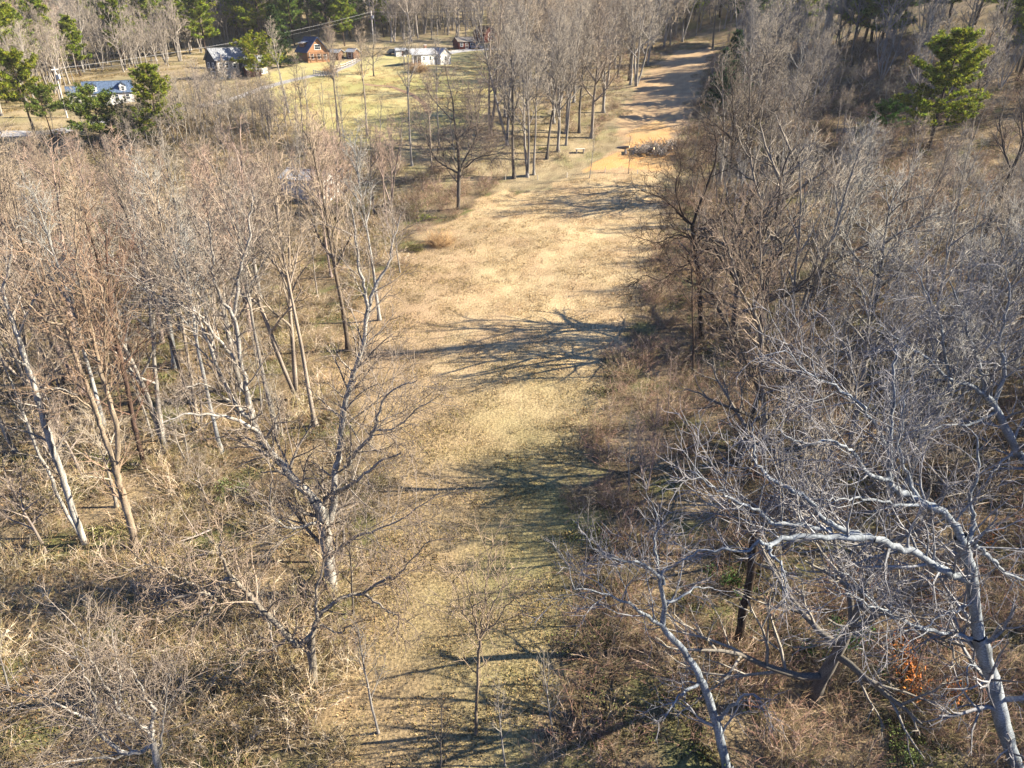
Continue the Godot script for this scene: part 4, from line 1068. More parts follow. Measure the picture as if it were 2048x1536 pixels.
	portrait("oak_tree", "huge pale blue-grey oak with long crooked limbs, lower right corner", Vector2(22.3, -19.7), w, [
		[[Vector3(0.00, 0.00, 0.00), Vector3(-1.75, 2.93, 0.00), Vector3(-3.40, 6.33, 0.00), Vector3(-4.55, 8.55, 0.00)], 0.45, 0.44, "trunk"],
		[[Vector3(-4.55, 8.55, 0.00), Vector3(-5.54, 11.14, 0.00), Vector3(-6.20, 12.58, 0.00), Vector3(-6.63, 13.29, 0.00)], 0.34, 0.28, "trunk"],
		[[Vector3(-5.80, 11.35, 0.00), Vector3(-6.92, 12.08, 0.50), Vector3(-8.32, 13.17, 1.00), Vector3(-9.71, 14.10, 1.50), Vector3(-10.93, 14.86, 2.00)], 0.24, 0.22, "limb"],
		[[Vector3(-10.93, 14.86, 2.00), Vector3(-12.25, 15.15, 2.25), Vector3(-13.28, 15.35, 2.50), Vector3(-14.26, 15.40, 2.75), Vector3(-14.65, 15.36, 3.00)], 0.18, 0.13, "limb"],
		[[Vector3(-14.65, 15.36, 3.00), Vector3(-14.94, 15.61, 3.00), Vector3(-15.18, 15.21, 3.00), Vector3(-16.48, 15.25, 3.00), Vector3(-17.19, 14.88, 3.00)], 0.10, 0.05, "limb"],
		[[Vector3(-14.65, 15.36, 3.00), Vector3(-14.49, 15.19, 3.25), Vector3(-14.34, 15.09, 3.50), Vector3(-14.28, 14.68, 3.75), Vector3(-14.25, 14.28, 4.00)], 0.08, 0.03, "limb"],
		[[Vector3(-10.93, 14.86, 2.00), Vector3(-11.97, 15.20, 2.00), Vector3(-12.70, 15.66, 2.00), Vector3(-13.29, 16.38, 2.00), Vector3(-13.71, 16.61, 2.00)], 0.15, 0.13, "limb"],
		[[Vector3(-13.71, 16.61, 2.00), Vector3(-14.31, 16.89, 1.75), Vector3(-14.79, 17.25, 1.50), Vector3(-14.89, 17.54, 1.25), Vector3(-15.01, 18.44, 1.00)], 0.11, 0.05, "limb"],
		[[Vector3(-12.37, 15.22, 2.00), Vector3(-13.43, 15.56, 2.17), Vector3(-14.30, 15.69, 2.33), Vector3(-14.96, 16.37, 2.50), Vector3(-15.81, 16.87, 2.67), Vector3(-16.48, 17.42, 2.83), Vector3(-17.24, 18.03, 3.00)], 0.14, 0.03, "limb"],
		[[Vector3(-6.20, 12.58, 0.00), Vector3(-6.89, 13.77, 0.00), Vector3(-7.66, 14.48, 0.00), Vector3(-8.56, 14.92, 0.00), Vector3(-9.27, 15.25, 0.00), Vector3(-9.65, 15.67, 0.00)], 0.23, 0.22, "limb"],
		[[Vector3(-9.65, 15.67, 0.00), Vector3(-9.79, 16.74, -0.25), Vector3(-9.81, 17.57, -0.50), Vector3(-10.06, 19.36, -0.75), Vector3(-10.04, 20.20, -1.00)], 0.14, 0.05, "limb"],
		[[Vector3(-9.65, 15.67, 0.00), Vector3(-10.50, 16.05, 0.20), Vector3(-11.28, 16.96, 0.40), Vector3(-12.11, 17.57, 0.60), Vector3(-13.31, 17.69, 0.80), Vector3(-14.11, 18.25, 1.00)], 0.14, 0.03, "limb"],
		[[Vector3(-9.32, 16.26, -1.00), Vector3(-10.39, 17.62, -0.80), Vector3(-11.24, 18.46, -0.60), Vector3(-12.22, 19.13, -0.40), Vector3(-13.13, 19.63, -0.20), Vector3(-14.00, 20.47, 0.00)], 0.11, 0.03, "limb"],
		[[Vector3(-8.45, 14.90, 0.00), Vector3(-8.83, 15.54, -0.25), Vector3(-9.30, 16.58, -0.50), Vector3(-9.35, 17.59, -0.75), Vector3(-9.31, 18.58, -1.00)], 0.11, 0.05, "limb"],
		[[Vector3(-7.88, 14.69, 0.00), Vector3(-9.41, 15.06, 0.50), Vector3(-10.76, 15.63, 1.00), Vector3(-11.86, 16.04, 1.50), Vector3(-12.75, 16.36, 2.00)], 0.10, 0.03, "limb"],
		[[Vector3(-6.45, 12.96, 0.00), Vector3(-6.07, 13.64, -0.25), Vector3(-6.36, 14.53, -0.50), Vector3(-6.25, 15.81, -0.75), Vector3(-6.58, 16.86, -1.00)], 0.15, 0.06, "limb"],
		[[Vector3(-6.49, 13.40, 0.00), Vector3(-5.94, 12.88, -0.20), Vector3(-5.09, 12.17, -0.40), Vector3(-4.17, 11.29, -0.60), Vector3(-3.00, 10.59, -0.80), Vector3(-1.98, 10.31, -1.00)], 0.15, 0.09, "limb"],
		[[Vector3(-4.75, 8.44, 0.00), Vector3(-6.40, 9.10, 0.40), Vector3(-8.10, 10.11, 0.80), Vector3(-9.58, 11.20, 1.20), Vector3(-10.78, 12.62, 1.60), Vector3(-12.01, 13.77, 2.00)], 0.14, 0.03, "limb"],
		[[Vector3(-8.94, 10.77, 1.00), Vector3(-10.07, 11.66, 1.67), Vector3(-11.19, 12.74, 2.33), Vector3(-12.26, 13.48, 3.00)], 0.06, 0.03, "limb"],
		[[Vector3(-5.25, 10.39, 0.00), Vector3(-5.87, 10.14, 0.25), Vector3(-6.63, 10.10, 0.50), Vector3(-7.47, 9.66, 0.75), Vector3(-8.37, 9.87, 1.00)], 0.08, 0.03, "limb"],
		[[Vector3(-3.40, 6.47, 0.00), Vector3(-4.75, 7.40, 0.33), Vector3(-4.85, 6.43, 0.67), Vector3(-5.41, 5.72, 1.00)], 0.06, 0.03, "limb"]], oak, 21, 1.35, 3.4)
	portrait("oak_tree", "pale grey oak whose limbs fill the right edge above the huge oak", Vector2(37.2, -38.9), w, [
		[[Vector3(0.00, 0.00, 0.00), Vector3(-2.37, 2.03, 0.00), Vector3(-4.64, 4.36, 0.00), Vector3(-6.79, 7.24, 0.00), Vector3(-7.85, 8.37, 0.00)], 0.46, 0.34, "trunk"],
		[[Vector3(-7.85, 8.37, 0.00), Vector3(-9.18, 9.14, 0.20), Vector3(-10.63, 9.65, 0.40), Vector3(-12.81, 11.31, 0.60), Vector3(-14.20, 12.11, 0.80), Vector3(-16.07, 13.45, 1.00)], 0.28, 0.05, "limb"],
		[[Vector3(-7.85, 8.37, 0.00), Vector3(-8.84, 10.43, 0.00), Vector3(-9.93, 12.08, 0.00), Vector3(-10.92, 13.98, 0.00), Vector3(-12.17, 15.81, 0.00)], 0.24, 0.05, "limb"],
		[[Vector3(-7.06, 7.60, 0.00), Vector3(-7.03, 9.97, -0.25), Vector3(-7.77, 11.86, -0.50), Vector3(-7.79, 14.32, -0.75), Vector3(-8.58, 16.38, -1.00)], 0.24, 0.05, "limb"],
		[[Vector3(-6.79, 7.24, 0.00), Vector3(-8.71, 6.61, 0.67), Vector3(-10.74, 7.00, 1.33), Vector3(-12.43, 6.34, 2.00)], 0.18, 0.04, "limb"],
		[[Vector3(-10.22, 9.41, 0.00), Vector3(-11.07, 11.31, -0.25), Vector3(-11.74, 13.16, -0.50), Vector3(-12.98, 14.95, -0.75), Vector3(-13.81, 16.38, -1.00)], 0.16, 0.04, "limb"],
		[[Vector3(-4.64, 4.36, 0.00), Vector3(-5.65, 3.43, 0.33), Vector3(-6.62, 1.70, 0.67), Vector3(-8.38, 0.34, 1.00)], 0.16, 0.04, "limb"]], oak, 22, 1.4, 3.6)
	portrait("bare_tree", "thick dark ivy-brown snag standing under the huge oak's longest limb", Vector2(12.0, -27.1), mats.dark_wood, [
		[[Vector3(-0.05, 0.00, 0.00), Vector3(-0.16, 2.32, 0.00), Vector3(-0.13, 4.55, 0.00), Vector3(-0.25, 6.44, 0.00), Vector3(-0.44, 8.41, 0.00)], 0.36, 0.3, "trunk"],
		[[Vector3(-0.42, 7.82, 0.00), Vector3(-1.31, 8.67, 0.33), Vector3(-2.18, 9.22, 0.67), Vector3(-3.04, 9.90, 1.00)], 0.16, 0.05, "limb"],
		[[Vector3(-0.44, 8.41, 0.00), Vector3(-0.29, 9.07, -0.50), Vector3(0.17, 9.43, -1.00)], 0.2, 0.08, "limb"]], dark, 23, 1.0, 1.6)
	portrait("bare_tree", "crooked pale tree with an elbowed trunk, bottom edge right of centre", Vector2(9.7, -20.4), w, [
		[[Vector3(0.00, 0.00, 0.00), Vector3(-0.91, 2.82, 0.00), Vector3(-1.85, 5.48, 0.00)], 0.34, 0.26, "trunk"],
		[[Vector3(-1.85, 5.48, 0.00), Vector3(-2.84, 7.36, 0.00), Vector3(-3.78, 8.61, 0.00), Vector3(-3.87, 9.91, 0.00), Vector3(-4.14, 11.13, 0.00), Vector3(-3.93, 11.64, 0.00)], 0.24, 0.08, "trunk"],
		[[Vector3(-0.89, 3.30, 0.00), Vector3(-0.55, 4.64, 0.33), Vector3(-0.19, 5.64, 0.67), Vector3(0.29, 5.76, 1.00)], 0.14, 0.04, "limb"],
		[[Vector3(-2.03, 5.57, 0.00), Vector3(-2.81, 5.79, 0.67), Vector3(-3.29, 6.17, 1.33), Vector3(-3.88, 5.89, 2.00)], 0.12, 0.03, "limb"],
		[[Vector3(-3.87, 9.91, 0.00), Vector3(-3.06, 10.00, -0.33), Vector3(-2.41, 10.07, -0.67), Vector3(-1.69, 9.63, -1.00)], 0.11, 0.03, "limb"],
		[[Vector3(-4.14, 11.13, 0.00), Vector3(-4.89, 12.08, 0.33), Vector3(-5.89, 12.60, 0.67), Vector3(-7.04, 13.56, 1.00)], 0.12, 0.03, "limb"],
		[[Vector3(-3.78, 8.61, 0.00), Vector3(-5.17, 10.34, 0.67), Vector3(-6.26, 11.58, 1.33), Vector3(-7.59, 12.44, 2.00)], 0.12, 0.03, "limb"],
		[[Vector3(-3.98, 10.81, 0.00), Vector3(-4.42, 12.21, -0.33), Vector3(-4.26, 13.11, -0.67), Vector3(-4.65, 14.00, -1.00)], 0.11, 0.03, "limb"]], oak, 24, 1.2, 2.6)
	portrait("bare_tree", "tall grey forked tree behind the snag, its fork open like a V", Vector2(18.4, -43.1), mats.grey_wood, [
		[[Vector3(0.00, 0.00, 0.00), Vector3(-0.78, 4.80, 0.00), Vector3(-1.48, 7.88, 0.00), Vector3(-1.97, 10.74, 0.00), Vector3(-2.77, 12.50, 0.00)], 0.32, 0.22, "trunk"],
		[[Vector3(-2.77, 12.50, 0.00), Vector3(-3.94, 14.05, 0.25), Vector3(-4.77, 16.09, 0.50), Vector3(-5.48, 17.42, 0.75), Vector3(-6.06, 19.00, 1.00)], 0.17, 0.05, "limb"],
		[[Vector3(-2.77, 12.50, 0.00), Vector3(-2.49, 13.88, -0.25), Vector3(-2.65, 15.79, -0.50), Vector3(-2.93, 17.64, -0.75), Vector3(-2.93, 19.14, -1.00)], 0.16, 0.05, "limb"],
		[[Vector3(-1.29, 7.15, 0.00), Vector3(-2.45, 7.97, -0.67), Vector3(-3.39, 9.91, -1.33), Vector3(-4.09, 12.55, -2.00)], 0.14, 0.04, "limb"],
		[[Vector3(-0.65, 4.00, 0.00), Vector3(-0.22, 6.35, 0.67), Vector3(-0.43, 8.20, 1.33), Vector3(-0.14, 10.67, 2.00)], 0.13, 0.04, "limb"]], tan_, 25, 1.5, 3.6)
	portrait("bare_tree", "dark gnarled tree at the right edge of the field, twisted black limbs", Vector2(19.6, -67.4), mats.dark_wood, [
		[[Vector3(0.00, 0.00, 0.00), Vector3(-0.91, 5.42, 0.00), Vector3(-1.75, 9.25, 0.00), Vector3(-2.33, 11.70, 0.00)], 0.40, 0.30, "trunk"],
		[[Vector3(-2.33, 11.70, 0.00), Vector3(-1.73, 14.30, 0.00), Vector3(-1.06, 16.77, 0.00), Vector3(-0.94, 18.64, 0.00), Vector3(-1.33, 20.29, 0.00)], 0.24, 0.06, "trunk"],
		[[Vector3(-2.33, 11.70, 0.00), Vector3(-3.64, 12.76, 0.25), Vector3(-4.65, 13.76, 0.50), Vector3(-6.28, 14.74, 0.75), Vector3(-7.98, 15.25, 1.00)], 0.20, 0.05, "limb"],
		[[Vector3(-2.07, 10.29, 0.00), Vector3(-4.01, 10.96, 0.67), Vector3(-5.99, 10.42, 1.33), Vector3(-8.06, 11.32, 2.00)], 0.15, 0.04, "limb"],
		[[Vector3(-1.64, 8.29, 0.00), Vector3(-3.61, 7.44, 0.50), Vector3(-5.09, 6.59, 1.00), Vector3(-6.70, 7.26, 1.50), Vector3(-7.70, 6.67, 2.00)], 0.14, 0.04, "limb"],
		[[Vector3(-1.82, 9.79, 0.00), Vector3(-0.24, 11.42, -0.33), Vector3(0.83, 13.02, -0.67), Vector3(2.23, 13.90, -1.00)], 0.15, 0.04, "limb"],
		[[Vector3(-3.05, 12.23, 0.00), Vector3(-4.23, 14.97, -0.33), Vector3(-3.93, 17.20, -0.67), Vector3(-4.50, 18.93, -1.00)], 0.15, 0.04, "limb"],
		[[Vector3(-1.04, 5.73, 0.00), Vector3(-0.16, 7.19, 0.50), Vector3(1.05, 8.10, 1.00)], 0.12, 0.04, "limb"]], dark, 26, 1.5, 3.4)
	portrait("bare_tree", "slim dark tree in front of the dark gnarled field-edge tree", Vector2(17.0, -59.8), mats.tan_wood, [
		[[Vector3(0.00, 0.00, 0.00), Vector3(-0.37, 3.58, 0.00), Vector3(-0.80, 6.51, 0.00), Vector3(-1.10, 9.14, 0.00), Vector3(-1.50, 11.13, 0.00)], 0.17, 0.08, "trunk"],
		[[Vector3(-0.85, 6.98, 0.00), Vector3(-2.16, 8.51, 0.33), Vector3(-2.99, 9.55, 0.67), Vector3(-3.89, 11.44, 1.00)], 0.08, 0.02, "limb"],
		[[Vector3(-0.91, 7.46, 0.00), Vector3(0.00, 8.69, -0.50), Vector3(0.14, 10.37, -1.00)], 0.07, 0.02, "limb"]], dark, 27, 1.8, 2.0)
	portrait("bare_tree", "big spreading dark tree at the field's upper left corner by the bank", Vector2(-8.6, -112.8), mats.grey_wood, [
		[[Vector3(-0.01, -0.16, 0.00), Vector3(0.26, 2.97, 0.00), Vector3(0.43, 5.79, 0.00), Vector3(0.39, 8.98, 0.00), Vector3(0.24, 11.09, 0.00)], 0.50, 0.34, "trunk"],
		[[Vector3(0.24, 11.09, 0.00), Vector3(-0.06, 13.31, 0.00), Vector3(-0.18, 16.10, 0.00), Vector3(-0.81, 18.83, 0.00), Vector3(-1.09, 20.84, 0.00)], 0.28, 0.06, "trunk"],
		[[Vector3(0.27, 5.64, 0.00), Vector3(-1.29, 6.46, 0.40), Vector3(-2.95, 7.79, 0.80), Vector3(-3.73, 9.53, 1.20), Vector3(-4.35, 11.31, 1.60), Vector3(-5.63, 13.88, 2.00)], 0.28, 0.06, "limb"],
		[[Vector3(0.61, 6.39, 0.00), Vector3(1.65, 8.22, -0.20), Vector3(2.76, 9.95, -0.40), Vector3(3.42, 12.52, -0.60), Vector3(3.10, 15.33, -0.80), Vector3(4.27, 18.08, -1.00)], 0.26, 0.06, "limb"],
		[[Vector3(1.38, 6.39, 0.00), Vector3(3.37, 7.96, 0.50), Vector3(5.30, 8.41, 1.00), Vector3(7.13, 8.92, 1.50), Vector3(9.09, 8.93, 2.00)], 0.18, 0.04, "limb"],
		[[Vector3(0.21, 10.44, 0.00), Vector3(2.28, 12.52, -0.67), Vector3(2.31, 14.93, -1.33), Vector3(1.22, 17.32, -2.00)], 0.18, 0.04, "limb"],
		[[Vector3(-0.29, 13.31, 0.00), Vector3(-2.05, 15.09, 0.33), Vector3(-3.41, 16.85, 0.67), Vector3(-3.99, 18.90, 1.00)], 0.16, 0.04, "limb"]], kind(Color(0.20, 0.18, 0.16), Color(0.26, 0.21, 0.18), {"fine": true, "thin": 0.02, "wob": 0.2}), 28, 1.5, 4.2)

# ---------------------------------------------------------------- other leafless trees
func trees_copied() -> void:
	forms()
	rng.seed = 41
	var form_words := ["broad", "tall upright", "slender", "many-stemmed", "twin-stemmed", "wide-limbed", "three-stemmed", "small", "heavy-limbed", "thin"]
	# placed one by one
	var row := [Vector2(0.2, -125.0), Vector2(2.7, -125.7), Vector2(3.8, -126.0), Vector2(6.2, -131.8), Vector2(8.4, -134.7), Vector2(12.8, -143.9), Vector2(10.0, -137.6)]
	var row_words := ["ivy-footed leafless tree leftmost of the trunks above the field's top edge", "double-trunked leafless tree standing on the green patch above the field", "thin leafless tree close behind the double trunk on the green patch", "straight dark-trunked tree right of the green patch above the field", "broad leafless tree between the dark trunk and the bench", "leafless tree nearest the bench on the upper slope", "pale leafless tree behind the bench"]
	var row_forms := [1, 4, 2, 1, 0, 1, 2]
	bare(8, Vector2(21.6, -63.8), 1.0, mats.dark_wood, "dark heavy-limbed tree throwing long branch shadows across the field")
	bare(8, Vector2(26.1, -69.2), 1.1, mats.grey_wood, "second heavy-limbed grey tree deeper in the right woods behind the first")
	bare(8, Vector2(14.7, -24.1), 0.8, mats.blue_wood, "bluish heavy-limbed tree under the huge oak, shading the bottom of the field")
	bare(8, Vector2(16.7, -44.2), 0.7, mats.grey_wood, "wide-limbed tree in the brush shading the lower end of the field")
	for k in row.size(): bare(row_forms[k], row[k], 1.05, mats.grey_wood, row_words[k])
	bare(9, Vector2(13.2, -123.6), 0.75, mats.grey_wood, "little leafless sapling on the fence line below the orange soil", "", "sapling")
	bare(9, Vector2(20.1, -125.3), 0.6, mats.dark_wood, "small forked sapling in front of the brush pile", "", "sapling")
	bare(6, Vector2(28.5, -176.8), 1.25, mats.grey_wood, "pale wide-crowned tree at the left side of the bare hill track")
	bare(1, Vector2(57.4, -224.9), 1.1, mats.grey_wood, "tall leafless tree at the top of the bare hill track")
	bare(5, Vector2(33.7, -112.6), 1.0, mats.dark_wood, "dark heavy-limbed tree behind the right edge of the field")
	bare(4, Vector2(35.9, -112.8), 1.1, mats.dark_wood, "twin dark trunks just right of the heavy-limbed tree")
	bare(4, Vector2(34.4, -119.4), 1.0, mats.grey_wood, "grey forked tree close behind the heavy-limbed dark tree")
	bare(3, Vector2(28.7, -66.6), 1.25, mats.grey_wood, "upright fan of many grey stems right of the V-forked tree")
	bare(3, Vector2(9.5, -41.5), 0.45, mats.rosy_wood, "small reddish multi-stemmed tree in the brush beside the field")
	bare(9, Vector2(12.8, -50.5), 0.55, mats.rosy_wood, "thin reddish young tree in the pink brush right of the field", "", "sapling")
	bare(5, Vector2(-34.3, -192.0), 0.55, mats.grey_wood, "round-crowned lone tree on the lawn below the utility pole")
	bare(2, Vector2(-19.5, -50.6), 1.0, mats.wood, "pale slender tree close behind the biggest left tree")
	bare(2, Vector2(-16.6, -51.9), 1.05, mats.tan_wood, "tan slender tree just right of the pale slender one")
	bare(4, Vector2(-19.8, -57.0), 1.05, mats.tan_wood, "twin tan trunks behind the biggest left tree")
	bare(1, Vector2(-16.8, -67.0), 1.0, mats.tan_wood, "dark-barked tree at the left edge of the field's widest part")
	bare(0, Vector2(-25.4, -58.9), 1.05, mats.wood, "broad pale tree behind the fan of white limbs")
	bare(2, Vector2(-29.6, -57.6), 1.0, mats.dark_wood, "slim dark tree between the leaning dark trunk and the broad pale tree")
	bare(1, Vector2(-38.0, -53.4), 1.0, mats.tan_wood, "tan tree standing behind the straight whitish trunk")
	bare(2, Vector2(-44.0, -58.6), 1.0, mats.wood, "slender tree behind the whitish trunk near the left edge")
	bare(4, Vector2(30.9, -46.3), 1.0, mats.blue_wood, "twin-stemmed bluish tree behind the huge oak's crown")
	bare(0, Vector2(25.8, -46.0), 0.9, mats.blue_wood, "broad bluish tree between the huge oak and the snag")
	bare(1, Vector2(60.4, -89.5), 1.1, mats.dark_wood, "tall dark pole of a tree near the right edge below the big pine")
	bare(6, Vector2(44.0, -79.2), 1.0, mats.tan_wood, "pale tan three-stemmed tree in the right woods below the pine")
	var poles := [Vector2(-40.4, -48.9), Vector2(-36.0, -47.6), Vector2(-35.6, -53.4), Vector2(-28.2, -49.3), Vector2(-27.0, -52.6), Vector2(-23.5, -48.7), Vector2(-22.0, -54.5), Vector2(-38.3, -61.9), Vector2(-33.8, -64.2), Vector2(-30.2, -65.7), Vector2(-46.6, -64.4), Vector2(-14.8, -74.1), Vector2(-14.4, -87.6), Vector2(-47.3, -54.8)]
	var pole_words := ["slender pale tree at the left edge level with the brown trunk", "slender tan tree right behind the straight whitish trunk's foot", "pale tree left of the dark brown straight trunk", "thin tree right of the dark leaning trunk's foot", "tan slender tree between leaning trunk and green bush", "pale tree just above the bright green bush", "slender tree under the white drooping limb", "tan tree behind the brown straight trunk", "grey slender tree above the dark leaning trunk", "pale slender tree behind the white limb fan, left", "thin grey tree upper left of the whitish trunk", "thin tan tree on the field's left edge", "young grey tree on the field edge under the rounded bush", "pale slender tree half outside the left edge"]
	for k in poles.size(): bare([2, 0, 2, 4, 2, 2, 9, 2, 0, 2, 4, 2, 9, 2][k], poles[k], rng.randf_range(0.85, 1.05), [mats.wood, mats.tan_wood, mats.frost_wood][k % 3], pole_words[k])
	# woods, grown on a spaced scatter
	var sets := [
		["left_woods", 4.0, 88, [0, 2, 1, 4, 2, 0, 6], [mats.tan_wood, mats.rosy_wood, mats.rosy_wood, mats.wood], "leafless tree", 0.85, 1.12],
		["right_woods", 4.1, 112, [0, 5, 1, 4, 3, 6], [mats.blue_wood, mats.grey_wood, mats.blue_wood, mats.grey_wood], "leafless tree", 0.7, 1.0],
		["ridge", 3.2, 72, [0, 4, 0, 1], [mats.grey_wood, mats.tan_wood, mats.grey_wood], "grey tree", 0.95, 1.2],
		["meadow_front", 3.0, 24, [9, 2, 9, 9], [mats.grey_wood, mats.tan_wood], "young tree", 0.7, 1.0],
		["hill_foot", 7.0, 30, [0, 6, 4, 1], [mats.tan_wood, mats.grey_wood, mats.rosy_wood], "hillside tree", 0.8, 1.1]]
	for s in sets:
		for p in scatter(s[0], s[1], s[2]):
			var f: int = s[3][rng.randi() % s[3].size()]
			if p.y > -52 and p.x > 0: f = 3
			var tint: Material = s[4][rng.randi() % s[4].size()]
			if s[0] == "right_woods" and p.y > -88 and rng.randf() < 0.6: tint = mats.frost_wood
			var label: String = "%s %s %s" % [form_words[f], s[5], beside(p)]
			var big: float = rng.randf_range(s[6], s[7])
			if s[0] == "left_woods": big = minf(big, crown_limit(p) * rng.randf_range(0.85, 1.1))
			if s[0] == "right_woods" and p.y > -127: big = minf(big, (EYE + p.y * lerpf(0.09, 0.14, smoothstep(35, 55, p.x)) - ground(p.x, p.y)) / 19.0 * rng.randf_range(0.85, 1.05))
			if big < 0.3: continue
			bare(f, p, big, tint, label, form_words[f] + " trees, " + s[0].replace("_", " "))
	# thin young trees
	var stems := [Vector2(-6.4, -22.7), Vector2(-9.2, -30.5), Vector2(-0.3, -20.8), Vector2(2.0, -22.0), Vector2(-3.2, -20.2), Vector2(4.5, -33.8), Vector2(8.0, -39.9), Vector2(-19.6, -36.9), Vector2(-12.4, -27.0), Vector2(-25.9, -25.4), Vector2(6.0, -28.9), Vector2(-40.4, -150.5), Vector2(-31.3, -139.1), Vector2(-34.1, -136.4), Vector2(-20.0, -130.5)]
	var words := ["crooked young tree with one side branch, bottom of the field", "straight dark sapling in front of the big tree's right limbs", "bushy young tree on the bottom edge below the field's fan tree", "bare young tree over the thick branch shadow, bottom edge", "branching sapling on the bottom edge left of the fan tree", "thin sapling on the right edge of the lower field", "dark sapling beside the reddish multi-stemmed tree", "spindly sapling near the light green bush", "young tree beside the gnarled broken tree", "grey sapling on the left edge by the bare earth", "spindly young tree in the dark lower right thicket", "thin young tree at the lower left of the meadow", "tall thin young tree below the meadow's middle", "leaning young tree in front of the meadow's lower edge", "young tree above the creek bank left of the spreading tree"]
	for k in stems.size():
		bare(9, stems[k], [0.65, 0.7, 0.5, 0.6, 0.5, 0.5, 0.6, 0.5, 0.6, 0.5, 0.6, 1.0, 1.0, 0.9, 0.9][k], [mats.wood, mats.dark_wood, mats.grey_wood][k % 3], words[k], "", "sapling")
	# the wooded hill beyond, too many and too far to pick apart
	rng.seed = 90
	for k in 3:
		var where := []
		var cols := []
		for p in scatter("hill", 4.2, 420):
			where.append(Transform3D(Basis(Vector3.UP, rng.randf() * TAU).scaled(Vector3.ONE * rng.randf_range(0.7, 1.0)), on(p)))
			cols.append(Color(1.15, 1.1, 1.08) * rng.randf_range(0.8, 1.2))
		for p in scatter("hill_foot", 4.0, 260):
			where.append(Transform3D(Basis(Vector3.UP, rng.randf() * TAU).scaled(Vector3.ONE * rng.randf_range(0.5, 0.85)), on(p)))
			cols.append(Color(1.1, 1.07, 1.05) * rng.randf_range(0.8, 1.2))
		stuff("distant_woods", far_protos[k], where, cols, self, "leafless woods covering the far hillside along the top of the view", "woods")

# the left woods grow lower towards the meadow
func crown_limit(p: Vector2) -> float:
	return (EYE + p.y * lerpf(0.152, 0.105, smoothstep(-42, -16, p.x)) - ground(p.x, p.y)) / 20.0

# says where P stands by the landmark that is nearest to it
func beside(p: Vector2) -> String:
	var best := 1e9
	var what := ""
	for m in marks:
		var d: float = p.distance_to(m[0])
		if d < best:
			best = d
			var q: Vector2 = p - m[0]
			what = ("%s %s of " % ["just" if d < 6 else "a little" if d < 13 else "well" if d < 22 else "far", "left" if q.x < -absf(q.y) else "right" if q.x > absf(q.y) else "in front" if q.y > 0 else "behind"]).replace("behind of", "behind") + m[1]
	return what

